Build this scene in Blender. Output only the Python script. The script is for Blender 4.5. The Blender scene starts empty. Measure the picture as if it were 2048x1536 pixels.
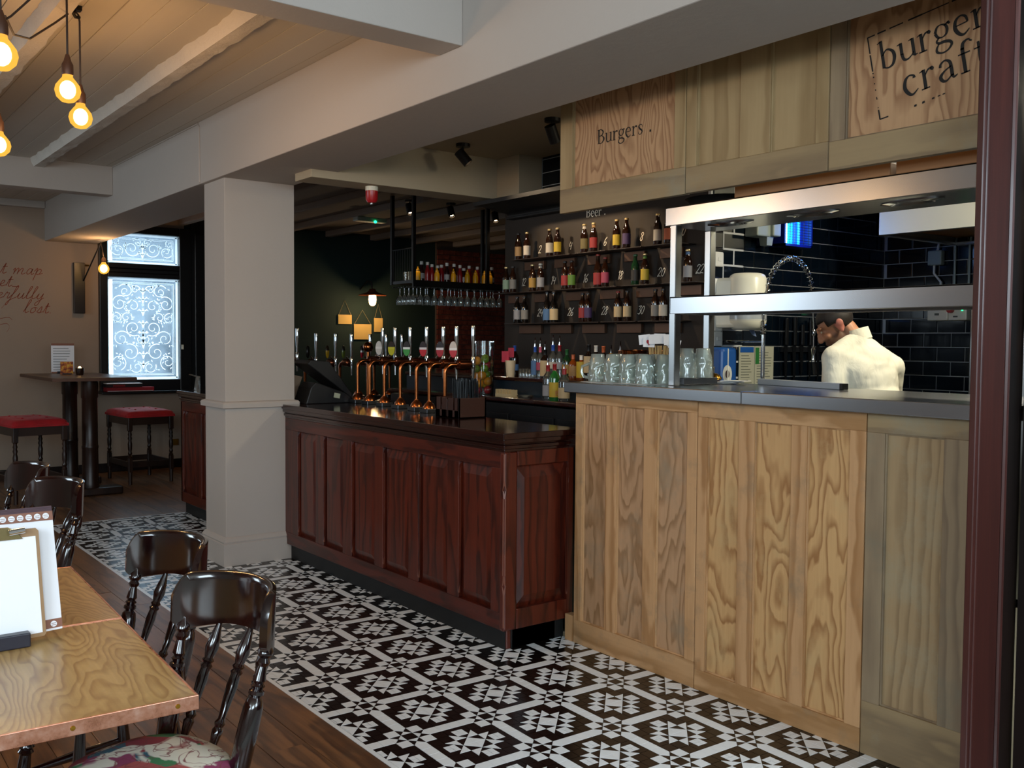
import bpy, bmesh, random
from math import *
from mathutils import Vector, Matrix, noise
R = random.Random(7)
C = bpy.context.scene.collection
SC = bpy.context.scene
# ------------------------------------------------------------------ camera
cam = bpy.data.objects.new('camera', bpy.data.cameras.new('camera')); C.objects.link(cam)
YAW, PITCH, ROLL = 0.654400, 0.0429401, 0.0074811
fw = Vector((sin(YAW)*cos(PITCH), cos(YAW)*cos(PITCH), -sin(PITCH)))
rt = Vector((cos(YAW), -sin(YAW), 0)); up = rt.cross(fw)
r2 = rt*cos(ROLL) + up*sin(ROLL); u2 = up*cos(ROLL) - rt*sin(ROLL)
cam.matrix_world = Matrix(((r2.x, u2.x, -fw.x, 0), (r2.y, u2.y, -fw.y, 0), (r2.z, u2.z, -fw.z, 1.6), (0, 0, 0, 1)))
cam.data.sensor_width = 36; cam.data.lens = 1902.54/2048*36; cam.data.clip_start = .05
SC.camera = cam
SC.view_settings.view_transform = 'Standard'; SC.view_settings.look = 'None'
SC.view_settings.gamma = 1; SC.view_settings.use_curve_mapping = False
SC.view_settings.exposure = 0.1
SC.cycles.max_bounces = 8; SC.cycles.diffuse_bounces = 4; SC.cycles.glossy_bounces = 4
SC.cycles.transmission_bounces = 6; SC.cycles.transparent_max_bounces = 16
SC.cycles.sample_clamp_indirect = 6; SC.cycles.caustics_reflective = False; SC.cycles.caustics_refractive = False
SC.cycles.use_denoising = True
# ------------------------------------------------------------------ daylight: overcast sky
wd = bpy.data.worlds.new('sky'); SC.world = wd; wd.use_nodes = True
wn = wd.node_tree.nodes['Background']; wn.inputs[0].default_value = (.80, .92, 1.0, 1); wn.inputs[1].default_value = 5.0

def area(name, loc, target, sx, sy, power, col):
    l = bpy.data.lights.new(name, 'AREA'); l.shape = 'RECTANGLE'; l.size = sx; l.size_y = sy; l.energy = power; l.color = col
    o = bpy.data.objects.new(name, l); C.objects.link(o); o.location = loc
    o.rotation_euler = (Vector(target)-Vector(loc)).to_track_quat('-Z', 'Z').to_euler(); return o
DAY = (.72, .88, 1.0)
# daylight through the front windows behind the camera and the side windows on the left wall
area('daylight_rear_window', (-1.0, -2.49, 2.0), (-1.0, 5, 1.6), 2.6, 2.2, 230, DAY)
area('daylight_rear_window', (2.4, -2.49, 2.0), (2.4, 5, 1.6), 1.8, 2.2, 140, DAY)
area('daylight_side_window', (-2.99, -.1, 2.0), (5, -.1, 1.6), 3.2, 2.2, 300, DAY)
area('daylight_side_window', (-2.99, 8.05, 1.9), (5, 8.05, 1.6), 2.3, 2.0, 105, DAY)
# ------------------------------------------------------------------ colour helper and node materials
def lin(c): return c/12.92 if c <= .04045 else ((c+.055)/1.055)**2.4
def hx(h): return (lin(int(h[0:2], 16)/255), lin(int(h[2:4], 16)/255), lin(int(h[4:6], 16)/255), 1)
M = {}
class NT:
    def __init__(s, name):
        s.m = bpy.data.materials.new(name); s.m.use_nodes = True; s.t = s.m.node_tree; s.n = s.t.nodes
        s.b = s.n['Principled BSDF']; s.out = s.n['Material Output']; M[name] = s.m
    def N(s, kind, **kw):
        n = s.n.new('ShaderNode'+kind)
        for k, v in kw.items():
            if k.startswith('i_'):
                key = k[2:]; key = int(key) if key.isdigit() else key
                n.inputs[key].default_value = v
            else: setattr(n, k, v)
        return n
    def L(s, a, b): s.t.links.new(a, b)
    def coord(s, kind='Object', scale=(1, 1, 1), rnd=0):
        tc = s.N('TexCoord'); mp = s.N('Mapping'); mp.inputs['Scale'].default_value = scale
        if rnd:
            oi = s.N('ObjectInfo'); ad = s.N('VectorMath', operation='MULTIPLY_ADD')
            cb = s.N('CombineXYZ'); 
            for k in range(3): s.L(oi.outputs['Random'], cb.inputs[k])
            s.L(cb.outputs[0], ad.inputs[0]); ad.inputs[1].default_value = (rnd, rnd*1.7, rnd*.6)
            s.L(tc.outputs[kind], ad.inputs[2]); s.L(ad.outputs[0], mp.inputs[0])
        else: s.L(tc.outputs[kind], mp.inputs[0])
        return mp.outputs[0]
    def noise(s, vec, scale, detail=3, rough=.5, dist=0):
        n = s.N('TexNoise'); n.inputs['Scale'].default_value = scale; n.inputs['Detail'].default_value = detail
        n.inputs['Roughness'].default_value = rough; n.inputs['Distortion'].default_value = dist
        s.L(vec, n.inputs['Vector']); return n.outputs['Fac']
    def ramp(s, fac, stops):
        r = s.N('ValToRGB'); e = r.color_ramp.elements
        while len(e) < len(stops): e.new(.5)
        for q, (p, c) in zip(e, stops): q.position = p; q.color = c
        s.L(fac, r.inputs[0]); return r.outputs[0]
    def math(s, op, a, b=None):
        n = s.N('Math', operation=op)
        for k, v in ((0, a), (1, b)):
            if v is None: continue
            if isinstance(v, (int, float)): n.inputs[k].default_value = v
            else: s.L(v, n.inputs[k])
        return n.outputs[0]
    def mix(s, fac, a, b, mode='MIX'):
        n = s.N('MixRGB', blend_type=mode)
        for k, v in ((0, fac), (1, a), (2, b)):
            if isinstance(v, (int, float)): n.inputs[k].default_value = v
            elif isinstance(v, tuple): n.inputs[k].default_value = v
            else: s.L(v, n.inputs[k])
        return n.outputs[0]
    def bump(s, h, strength=.3, dist=.01):
        b = s.N('Bump'); b.inputs['Strength'].default_value = strength; b.inputs['Distance'].default_value = dist
        s.L(h, b.inputs['Height']); s.L(b.outputs[0], s.b.inputs['Normal'])
    def set(s, col=None, rough=None, metal=None, **kw):
        if col is not None:
            if isinstance(col, tuple): s.b.inputs['Base Color'].default_value = col
            else: s.L(col, s.b.inputs['Base Color'])
        if rough is not None:
            if isinstance(rough, (int, float)): s.b.inputs['Roughness'].default_value = rough
            else: s.L(rough, s.b.inputs['Roughness'])
        if metal is not None: s.b.inputs['Metallic'].default_value = metal
        for k, v in kw.items(): s.b.inputs[k.replace('_', ' ')].default_value = v
        return s
def plain(name, h, rough=.5, metal=0, var=0, **kw):
    t = NT(name); c = hx(h) if isinstance(h, str) else h
    if var:
        v = t.coord('Object', rnd=3); n = t.noise(v, 6, 4)
        d = tuple(x*(1-var) for x in c[:3])+(1,)
        t.set(t.mix(n, d, c), rough, metal, **kw)
    else: t.set(c, rough, metal, **kw)
    return M[name]
def emit(name, h, strength):
    t = NT(name); t.b.inputs['Base Color'].default_value = (0, 0, 0, 1)
    t.b.inputs['Emission Color'].default_value = hx(h); t.b.inputs['Emission Strength'].default_value = strength; return M[name]
def glass(name, tint, tr=.75, rough=.05, diff=.1, dcol=(.8, .85, .8, 1)):
    t = NT(name); t.n.remove(t.b)
    a = t.N('BsdfTransparent'); a.inputs[0].default_value = tint
    g = t.N('BsdfGlossy'); g.inputs['Roughness'].default_value = rough; g.inputs[0].default_value = (.95, .97, .97, 1)
    d = t.N('BsdfTranslucent'); d.inputs[0].default_value = dcol
    d2 = t.N('BsdfDiffuse'); d2.inputs[0].default_value = dcol
    fr = t.N('Fresnel'); fr.inputs[0].default_value = 1.5
    f2 = t.math('ADD', t.math('MULTIPLY', fr.outputs[0], 1.0), .03)
    m0 = t.N('MixShader'); m0.inputs[0].default_value = .5; t.L(d.outputs[0], m0.inputs[1]); t.L(d2.outputs[0], m0.inputs[2])
    m1 = t.N('MixShader'); m1.inputs[0].default_value = diff; t.L(a.outputs[0], m1.inputs[1]); t.L(m0.outputs[0], m1.inputs[2])
    m2 = t.N('MixShader'); t.L(f2, m2.inputs[0]); t.L(m1.outputs[0], m2.inputs[1]); t.L(g.outputs[0], m2.inputs[2])
    t.L(m2.outputs[0], t.out.inputs[0]); return M[name]
def plaster(name, h, bump=.15, var=.08, sc=14):
    t = NT(name); v = t.coord('Object'); c = hx(h); d = tuple(x*(1-var) for x in c[:3])+(1,)
    n = t.noise(v, 1.3, 5, .6); t.set(t.mix(n, d, c), .85); t.bump(t.noise(v, sc, 5, .65), bump, .012); return M[name]
def wood(name, dark, light, axis='Z', rings=9, stretch=.12, sc=3.2, rough=.5, rnd=5, bump=.15, wear=None, coat=0, spec=.5, warp=.0, sharp=.5, fine=.22):
    """flat sawn figure: contour lines of a noise stretched along the grain axis"""
    t = NT(name); s = [1, 1, 1]; s['XYZ'.index(axis)] = stretch
    v = t.coord('Object', tuple(s), rnd=rnd)
    n = t.noise(v, sc, 2, .45, warp)
    s3 = [1, 1, 1]; s3['XYZ'.index(axis)] = .32
    n3 = t.noise(t.coord('Object', tuple(s3), rnd=rnd), sc*4.5, 2, .5)
    f = t.math('FRACT', t.math('MULTIPLY', t.math('ADD', n, t.math('MULTIPLY', n3, .09)), rings))
    s2 = [60, 60, 60]; s2['XYZ'.index(axis)] = 2.5
    fn = t.noise(t.coord('Object', tuple(s2), rnd=rnd), 1, 3, .6)
    g = t.ramp(f, [(0, hx(dark)), (.12, hx(light)), (sharp, hx(light)), (.93, hx(dark)), (1, hx(dark))])
    g = t.mix(fine, g, t.ramp(fn, [(.3, hx(dark)), (.7, hx(light))]))
    big = t.noise(t.coord('Object', (1, 1, 1), rnd=rnd), 1.6, 3)
    g = t.mix(t.math('MULTIPLY', big, .35), g, hx(dark))
    if wear:
        w = t.noise(t.coord('Object', (1, 1, 1), rnd=rnd), 3.1, 6, .7)
        g = t.mix(t.ramp(w, [(.52, (0, 0, 0, 1)), (.75, (.75, .75, .75, 1))]), g, hx(wear))
    t.set(g, rough, Specular_IOR_Level=spec)
    if coat: t.b.inputs['Coat Weight'].default_value = coat; t.b.inputs['Coat Roughness'].default_value = .12
    t.bump(t.math('ADD', t.math('MULTIPLY', f, .6), fn), bump, .002); return M[name]
# ------------------------------------------------------------------ mesh builder
def wloc(o):
    v = Vector((0, 0, 0))
    while o is not None: v += Vector(o.location); o = o.parent
    return v
class MB:
    def __init__(s): s.v = []; s.f = []; s.i = []; s.m = 0
    def add(s, vs, fs):
        b = len(s.v); s.v += [tuple(x) for x in vs]
        for f in fs: s.f.append(tuple(b+k for k in f)); s.i.append(s.m)
        return s
    def box(s, x0, x1, y0, y1, z0, z1):
        return s.add([(x0, y0, z0), (x1, y0, z0), (x1, y1, z0), (x0, y1, z0), (x0, y0, z1), (x1, y0, z1), (x1, y1, z1), (x0, y1, z1)],
                     [(3, 2, 1, 0), (4, 5, 6, 7), (0, 1, 5, 4), (1, 2, 6, 5), (2, 3, 7, 6), (3, 0, 4, 7)])
    def cbox(s, c, d, rz=0):
        x, y, z = c; a, b, h = d[0]/2, d[1]/2, d[2]/2; cs, sn = cos(rz), sin(rz)
        q = [(-a, -b), (a, -b), (a, b), (-a, b)]
        q = [(x+p*cs-w*sn, y+p*sn+w*cs) for p, w in q]
        return s.add([(p, w, z-h) for p, w in q]+[(p, w, z+h) for p, w in q], [(3, 2, 1, 0), (4, 5, 6, 7), (0, 1, 5, 4), (1, 2, 6, 5), (2, 3, 7, 6), (3, 0, 4, 7)])
    def prism(s, pts, d):
        """extrude a 3D polygon by vector d"""
        n = len(pts); d = Vector(d); a = [Vector(p) for p in pts]; b = [p+d for p in a]
        fs = [tuple(range(n-1, -1, -1)), tuple(range(n, 2*n))]
        for k in range(n): fs.append((k, (k+1) % n, n+(k+1) % n, n+k))
        return s.add(a+b, fs)
    def lathe(s, c, prof, n=14, ax=None, cap=True, mod=None):
        """prof: (radius, distance along axis) from c; ax: axis vector"""
        ax = Vector(ax or (0, 0, 1)).normalized(); e1 = ax.orthogonal().normalized(); e2 = ax.cross(e1); c = Vector(c); vs = []
        for r, h in prof:
            for k in range(n):
                t = 2*pi*k/n; rr = r*(mod(t, h) if mod else 1)
                vs.append(c+ax*h+(e1*cos(t)+e2*sin(t))*rr)
        fs = []
        for j in range(len(prof)-1):
            for k in range(n):
                fs.append((j*n+k, j*n+(k+1) % n, (j+1)*n+(k+1) % n, (j+1)*n+k))
        if cap: fs.append(tuple(range(n-1, -1, -1))); fs.append(tuple((len(prof)-1)*n+k for k in range(n)))
        return s.add(vs, fs)
    def rod(s, a, b, r, n=8):
        a = Vector(a); b = Vector(b); return s.lathe(a, [(r, 0), (r, (b-a).length)], n, b-a)
    def turned(s, a, b, prof, n=12):
        """prof: (t 0..1, radius) along a->b"""
        a = Vector(a); b = Vector(b); L = (b-a).length; return s.lathe(a, [(r, t*L) for t, r in prof], n, b-a)
    def tube(s, pts, r, n=8, close=False):
        P = [Vector(p) for p in pts]; m = len(P); vs = []; pe = None
        for i, p in enumerate(P):
            t = (P[min(i+1, m-1)]-P[max(i-1, 0)]).normalized()
            e = (t.orthogonal() if pe is None else pe-t*pe.dot(t)).normalized(); pe = e; g = t.cross(e)
            rr = r[i] if isinstance(r, (list, tuple)) else r
            for k in range(n): vs.append(p+(e*cos(2*pi*k/n)+g*sin(2*pi*k/n))*rr)
        fs = [(i*n+k, i*n+(k+1) % n, (i+1)*n+(k+1) % n, (i+1)*n+k) for i in range(m-1) for k in range(n)]
        fs += [tuple(range(n-1, -1, -1)), tuple((m-1)*n+k for k in range(n))]
        return s.add(vs, fs)
    def ball(s, c, rx, ry=None, rz=None, nu=14, nv=9):
        ry = ry or rx; rz = rz or rx; vs = [(c[0], c[1], c[2]-rz)]
        for j in range(1, nv):
            ph = -pi/2+pi*j/nv
            for k in range(nu): vs.append((c[0]+rx*cos(ph)*cos(2*pi*k/nu), c[1]+ry*cos(ph)*sin(2*pi*k/nu), c[2]+rz*sin(ph)))
        vs.append((c[0], c[1], c[2]+rz)); fs = []
        for k in range(nu):
            fs.append((0, 1+(k+1) % nu, 1+k)); fs.append((len(vs)-1, len(vs)-1-nu+k, len(vs)-1-nu+(k+1) % nu))
        for j in range(nv-2):
            for k in range(nu): a = 1+j*nu; fs.append((a+k, a+(k+1) % nu, a+nu+(k+1) % nu, a+nu+k))
        return s.add(vs, fs)
    def grid(s, fn, nu, nv):
        vs = [fn(i/nu, j/nv) for j in range(nv+1) for i in range(nu+1)]
        return s.add(vs, [(j*(nu+1)+i, j*(nu+1)+i+1, (j+1)*(nu+1)+i+1, (j+1)*(nu+1)+i) for j in range(nv) for i in range(nu)])
    def build(s, name, mat, parent=None, smooth=False, bev=0, seg=2, kind=None, ang=40, solid=0):
        off = wloc(parent); me = bpy.data.meshes.new(name)
        me.from_pydata([(x-off.x, y-off.y, z-off.z) for x, y, z in s.v], [], s.f)
        for m in (mat if isinstance(mat, (list, tuple)) else [mat]): me.materials.append(M[m] if isinstance(m, str) else m)
        if any(s.i): me.polygons.foreach_set('material_index', s.i)
        bm = bmesh.new(); bm.from_mesh(me); bmesh.ops.recalc_face_normals(bm, faces=bm.faces[:]); bm.to_mesh(me); bm.free()
        if smooth: me.shade_smooth(); me.set_sharp_from_angle(angle=radians(ang))
        o = bpy.data.objects.new(name, me); C.objects.link(o)
        if parent: o.parent = parent
        if bev:
            b = o.modifiers.new('edge', 'BEVEL'); b.width = bev; b.segments = seg; b.limit_method = 'ANGLE'; b.angle_limit = radians(35)
        if solid:
            q = o.modifiers.new('thick', 'SOLIDIFY'); q.thickness = solid; q.offset = 0
        if kind: o['kind'] = kind
        return o
def thing(name, label, cat, loc=(0, 0, 0), group=None):
    o = bpy.data.objects.new(name, None); C.objects.link(o); o.location = loc; o.empty_display_size = .05
    o['label'] = label; o['category'] = cat
    if group: o['group'] = group
    return o
def tag(o, label, cat, group=None):
    o['label'] = label; o['category'] = cat
    if group: o['group'] = group
    return o
def dup(root, loc, rz=0, label=None, group=None, mats=None, scale=None):
    r = root.copy(); C.objects.link(r); r.location = loc; r.rotation_euler = (0, 0, rz)
    if label: r['label'] = label
    if group: r['group'] = group
    if scale: r.scale = scale
    def rec(a, b):
        for ch in list(a.children):
            c = ch.copy(); C.objects.link(c); c.parent = b
            if mats:
                kn = ch.name.split('.')[0]
                if kn in mats: c.data = ch.data.copy(); c.data.materials[0] = M[mats[kn]]
            rec(ch, c)
    rec(root, r); return r
def struct(name, mb, mat, parent=None, **kw):
    o = mb.build(name, mat, parent, **kw)
    if parent is None: o['kind'] = 'structure'
    return o
# ------------------------------------------------------------------ drawn letters: strokes of (x, y, width)
def spl(p, n=7):
    if len(p) < 3: return p
    out = []
    for i in range(len(p)-1):
        p0, p1, p2, p3 = p[max(i-1, 0)], p[i], p[i+1], p[min(i+2, len(p)-1)]
        for k in range(n):
            t = k/n; out.append(tuple(.5*(2*b+(c-a)*t+(2*a-5*b+4*c-d)*t*t+(3*b-a-3*c+d)*t**3) for a, b, c, d in zip(p0, p1, p2, p3)))
    out.append(p[-1]); return out
SERIF = {
 'B': (.56, [[(.12, 0, .09), (.12, .68, .09)], [(.12, .66, .03), (.28, .66, .04), (.42, .53, .09), (.3, .38, .04), (.12, .36, .03)], [(.12, .36, .03), (.34, .36, .04), (.47, .19, .1), (.32, .02, .04), (.12, .02, .03)], [(.02, .015, .03), (.2, .015, .03)], [(.02, .665, .03), (.2, .665, .03)]]),
 'b': (.49, [[(.1, .72, .08), (.1, .03, .08)], [(.1, .34, .03), (.22, .45, .04), (.36, .37, .07), (.4, .22, .09), (.34, .05, .07), (.22, 0, .04), (.1, .04, .03)], [(0, .67, .02), (.1, .71, .04)]]),
 'u': (.52, [[(.1, .45, .08), (.1, .16, .08)], [(.1, .18, .08), (.13, .04, .07), (.22, .0, .045), (.33, .05, .03), (.4, .13, .02)], [(.4, .45, .08), (.4, .03, .08)], [(0, .42, .02), (.1, .44, .04)], [(.3, .42, .02), (.4, .44, .04)], [(.4, .02, .04), (.49, .04, .02)]]),
 'r': (.38, [[(.1, .45, .08), (.1, 0, .08)], [(0, .015, .03), (.2, .015, .03)], [(0, .41, .02), (.1, .44, .04)], [(.12, .3, .02), (.2, .41, .04), (.29, .43, .05)], [(.29, .37, .06), (.31, .42, .09), (.33, .44, .05)]]),
 'g': (.47, [[(.06, .3, .07), (.12, .42, .05), (.22, .45, .03), (.32, .4, .06), (.35, .3, .07), (.31, .19, .05), (.21, .15, .03), (.11, .19, .06), (.06, .3, .07)], [(.3, .4, .03), (.4, .45, .05)], [(.38, .41, .06), (.43, .44, .08)], [(.14, .17, .03), (.07, .1, .05), (.12, .04, .06), (.26, .03, .07), (.38, -.02, .07), (.4, -.1, .06), (.3, -.19, .04), (.16, -.21, .04), (.05, -.15, .06), (.05, -.06, .05), (.12, .03, .03)]]),
 'e': (.45, [[(.08, .25, .025), (.36, .26, .03)], [(.36, .26, .05), (.33, .39, .06), (.22, .45, .04), (.1, .38, .07), (.06, .21, .09), (.13, .06, .08), (.24, .0, .05), (.38, .09, .02)]]),
 's': (.38, [[(.3, .32, .02), (.28, .42, .03), (.17, .45, .035), (.08, .37, .07), (.15, .26, .08), (.26, .18, .08), (.29, .09, .06), (.19, .0, .035), (.07, .04, .03), (.05, .14, .02)]]),
 'c': (.42, [[(.31, .36, .08), (.3, .42, .05), (.2, .45, .04), (.1, .38, .07), (.06, .21, .09), (.13, .06, .08), (.23, 0, .05), (.37, .09, .02)]]),
 'a': (.47, [[(.08, .33, .07), (.1, .4, .05), (.2, .45, .04), (.3, .39, .07), (.32, .26, .08), (.32, .06, .08)], [(.32, .09, .07), (.35, .02, .05), (.44, .05, .02)], [(.32, .28, .03), (.16, .22, .04), (.06, .12, .08), (.1, .02, .07), (.19, .0, .04), (.32, .09, .03)]]),
 'f': (.33, [[(.12, .56, .08), (.12, 0, .08)], [(.12, .52, .08), (.15, .65, .07), (.24, .7, .04), (.31, .69, .04)], [(.31, .64, .06), (.33, .67, .07)], [(.01, .43, .03), (.28, .43, .03)], [(.02, .015, .03), (.22, .015, .03)]]),
 't': (.35, [[(.12, .56, .06), (.12, .14, .08)], [(.12, .16, .08), (.15, .03, .07), (.22, 0, .04), (.32, .06, .02)], [(.01, .43, .03), (.3, .43, .03)]]),
 '.': (.3, [[(.1, .05, .1), (.2, .05, .1)]]), ' ': (.25, []),
}
HAND = {
 '0': (.44, [[(.3, .66, .06), (.14, .5, .06), (.06, .2, .06), (.16, .02, .06), (.3, .2, .06), (.38, .5, .06), (.3, .66, .06)]]),
 '1': (.3, [[(.14, .55, .05), (.28, .7, .06), (.14, 0, .07)]]),
 '2': (.44, [[(.1, .52, .05), (.22, .68, .06), (.38, .64, .06), (.36, .48, .06), (.2, .25, .06), (.03, .03, .05), (.2, .06, .06), (.38, .02, .05)]]),
 '3': (.4, [[(.1, .62, .06), (.4, .66, .06), (.22, .42, .05), (.34, .26, .06), (.22, .02, .06), (.04, .08, .05)]]),
 '4': (.44, [[(.2, .68, .06), (.06, .32, .06), (.4, .36, .06)], [(.4, .6, .06), (.26, 0, .06)]]),
 '6': (.42, [[(.4, .7, .05), (.2, .5, .06), (.07, .22, .06), (.12, .04, .06), (.26, .04, .06), (.34, .2, .06), (.26, .32, .05), (.09, .2, .05)]]),
 '8': (.42, [[(.38, .58, .05), (.26, .68, .06), (.15, .56, .06), (.24, .38, .06), (.28, .16, .06), (.16, .02, .06), (.05, .14, .06), (.18, .34, .05), (.36, .46, .05), (.38, .58, .05)]]),
}
W_ = .042
def _w(l): return [[(x, y, W_) for x, y in q] for q in l]
CURS = {
 't': (.34, _w([[(.02, .05), (.2, .6), (.14, .12), (.2, .02), (.34, .1)], [(.08, .4), (.32, .42)]])),
 'h': (.46, _w([[(0, .06), (.2, .55), (.3, .72), (.24, .78), (.16, .6), (.1, .0)], [(.1, .05), (.24, .34), (.32, .3), (.28, .06), (.36, .02), (.46, .1)]])),
 'a': (.44, _w([[(.3, .32), (.16, .34), (.06, .14), (.14, .02), (.28, .16), (.33, .34), (.3, .08), (.36, .02), (.44, .1)]])),
 'm': (.66, _w([[(0, .22), (.1, .34), (.06, .0)], [(.07, .08), (.22, .34), (.28, .28), (.24, .0)], [(.25, .08), (.42, .34), (.5, .28), (.46, .06), (.54, .02), (.66, .1)]])),
 'p': (.46, _w([[(0, .2), (.14, .38), (.04, -.32)], [(.1, .12), (.24, .34), (.36, .26), (.26, .04), (.12, .06)], [(.3, .04), (.46, .12)]])),
 'e': (.34, _w([[(.02, .08), (.2, .2), (.24, .32), (.14, .34), (.07, .14), (.16, .02), (.34, .1)]])),
 'd': (.46, _w([[(.3, .32), (.16, .34), (.06, .14), (.14, .02), (.28, .16), (.44, .74)], [(.4, .6), (.31, .08), (.37, .02), (.46, .1)]])),
 'r': (.36, _w([[(0, .06), (.14, .38), (.18, .32), (.28, .33), (.22, .06), (.28, .02), (.36, .1)]])),
 'f': (.34, _w([[(-.05, .05), (.2, .4), (.32, .72), (.24, .74), (.1, .2), (-.08, -.36), (-.14, -.3), (.0, -.1), (.34, .1)]])),
 'u': (.46, _w([[(.02, .1), (.14, .34), (.08, .1), (.16, .02), (.28, .14), (.36, .34), (.32, .08), (.38, .02), (.46, .1)]])),
 'l': (.3, _w([[(0, .06), (.2, .5), (.28, .72), (.2, .74), (.1, .3), (.12, .03), (.3, .1)]])),
 'y': (.46, _w([[(.02, .1), (.14, .34), (.08, .1), (.16, .02), (.28, .14), (.38, .34), (.22, -.28), (.06, -.36), (.08, -.2), (.46, .1)]])),
 'o': (.4, _w([[(.24, .34), (.1, .24), (.08, .06), (.2, .02), (.32, .16), (.26, .33), (.4, .28)]])),
 's': (.32, _w([[(0, .06), (.2, .38), (.22, .2), (.16, .03), (.04, .06)], [(.16, .03), (.32, .1)]])),
 '.': (.3, _w([[(.06, .03), (.1, .03)]])), ' ': (.3, []), '_': (.34, _w([[(0, .02), (.34, .02)]])),
}
def text(mb, s, font, org, u, v, size, lift=.0012, slant=0, track=0):
    """write s from org along u with up v; flat ink raised a hair off the surface"""
    org = Vector(org); u = Vector(u).normalized(); v = Vector(v).normalized(); nz = u.cross(v); x0 = 0
    for ch in s:
        adv, strokes = font[ch]
        for st in strokes:
            p = spl(st); vs = []; m = len(p)
            for i, (x, y, w) in enumerate(p):
                a = p[max(i-1, 0)]; b = p[min(i+1, m-1)]; d = Vector((b[0]-a[0], b[1]-a[1]))
                if d.length < 1e-6: d = Vector((1, 0))
                d.normalize(); nx, ny = -d.y*w/2, d.x*w/2
                for sg in (1, -1):
                    X = (x+sg*nx); Y = (y+sg*ny); vs.append(org+u*((x0+X+slant*Y)*size)+v*(Y*size)+nz*lift)
            mb.add(vs, [(2*i, 2*i+1, 2*i+3, 2*i+2) for i in range(m-1)])
        x0 += adv+track
    return x0*size
# ------------------------------------------------------------------ materials
plaster('plaster', 'b7ada4'); plaster('plaster_ceiling', 'aaa196', .15, .1, 9); plaster('plaster_far', '9c8876'); plaster('joist_paint', 'c6beb3', .6, .1, 22)  # plaster_far: the same cream plaster, its colour darkened for the dim far end
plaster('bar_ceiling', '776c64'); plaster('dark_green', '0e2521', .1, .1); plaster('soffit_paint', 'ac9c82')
wood('floor_oak', '4a3020', '946640', 'Y', 8, .08, 4, .34, 9, .2, '5a4838', fine=.4, sharp=.35)
wood('ceiling_board', 'b9b1a5', 'bfb7ab', 'Y', 2, .05, 3, .8, 6, .2)
wood('mahogany', '2a0b06', '642413', 'Z', 9, .1, 4, .3, 6, .08, coat=.25, fine=.4)
wood('mahogany_rail', '2a0b06', '5e2011', 'Y', 9, .1, 4, .3, 6, .08, coat=.25, fine=.4)
wood('mahogany_top', '160706', '33110b', 'Y', 4, .1, 4, .14, 6, .05, coat=.6, fine=.4)
wood('pine_a', '8d6844', 'bf9670', 'Z', 24, .16, 3.4, .55, 7, .25, '8f7f68')
wood('pine_b', '98693c', 'd3a872', 'Z', 24, .2, 3.2, .5, 8, .25, 'bfa272', warp=.3)
wood('pine_c', '836a4a', 'a68b66', 'Z', 12, .08, 3.0, .6, 6, .2, '9a9076')
wood('pine_frame', 'a07245', 'cb9e70', 'Z', 9, .05, 3, .55, 7, .15, '80705a')
wood('pine_rail', '9c7144', 'c69b6e', 'Y', 9, .05, 3, .55, 7, .15, '80705a')
wood('pine_frame_grey', '77634d', '978265', 'Z', 9, .05, 3, .6, 7, .15, '74705f')
wood('pine_rail_grey', '7d684d', '9d8560', 'Y', 9, .05, 3, .6, 7, .15, '8a8470')
wood('sign_panel', '8f6645', 'c0986f', 'Z', 26, .26, 3.0, .6, 9, .15, warp=.4)
wood('sign_panel_plain', '8d734d', 'ab9168', 'Z', 8, .06, 2.5, .6, 6, .12)
wood('oak_top', '9a7040', 'cfa86c', 'Y', 80, .16, 2.0, .3, 4, .1, '96713f', warp=.25, fine=.4)
wood('red_post', '2a1311', '4d241d', 'Z', 3, .05, 4, .35, 5, .1, coat=.2, fine=.45)
wood('dark_wood', '0d0807', '1d100c', 'Z', 3, .08, 4, .35, 5, .1)
wood('stool_wood', '170c08', '2e1a10', 'Z', 3, .1, 4, .35, 5, .1)
plain('black_paint', '0a090b', .35); plain('black_kick', '0b0d0e', .55, var=.3); plain('grout', '8e9088', .8)
plain('tile_white', 'f0f3f4', .22, var=.08); plain('tile_black', '17120f', .22, var=.3)
plain('metro_tile', '071019', .1, var=.25, Specular_IOR_Level=.55); plain('metro_grout', 'b9bcbc', .8)
plain('board_brown', '251c14', .75, var=.1); plain('cornice_black', '0b0a0a', .5)
t = NT('brick'); v = t.coord('Object', rnd=9); n = t.noise(v, 9, 5, .7)
t.set(t.ramp(n, [(.25, hx('2a120c')), (.5, hx('6e2b1a')), (.75, hx('8c4a34'))]), .9); t.bump(n, .5, .01)
plain('mortar', '4a3d34', .9)
# ------------------------------------------------------------------ setting: floor
FL = MB().box(-3.2, 9.6, -2.7, 12.3, -.15, -.008); floor = struct('floor', FL, 'grout')
def plank_run(x0, x1, y0, y1, w=.165):
    x = x0; k = 0
    while x < x1-.02:
        xe = min(x+w, x1); y = y0-R.random()*1.5
        while y < y1:
            L = 2.2+R.random()*1.6; a, b = max(y, y0), min(y+L, y1)
            if b-a > .1:
                o = MB().box(x+.0015, xe-.0015, a+.001, b-.001, -.008, -R.random()*.0015).build('plank', 'floor_oak', floor)
            y += L
        x = xe
plank_run(-2.0, 1.79, .9, 12.1); plank_run(1.79, 4.2, 8.86, 12.1)
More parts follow.
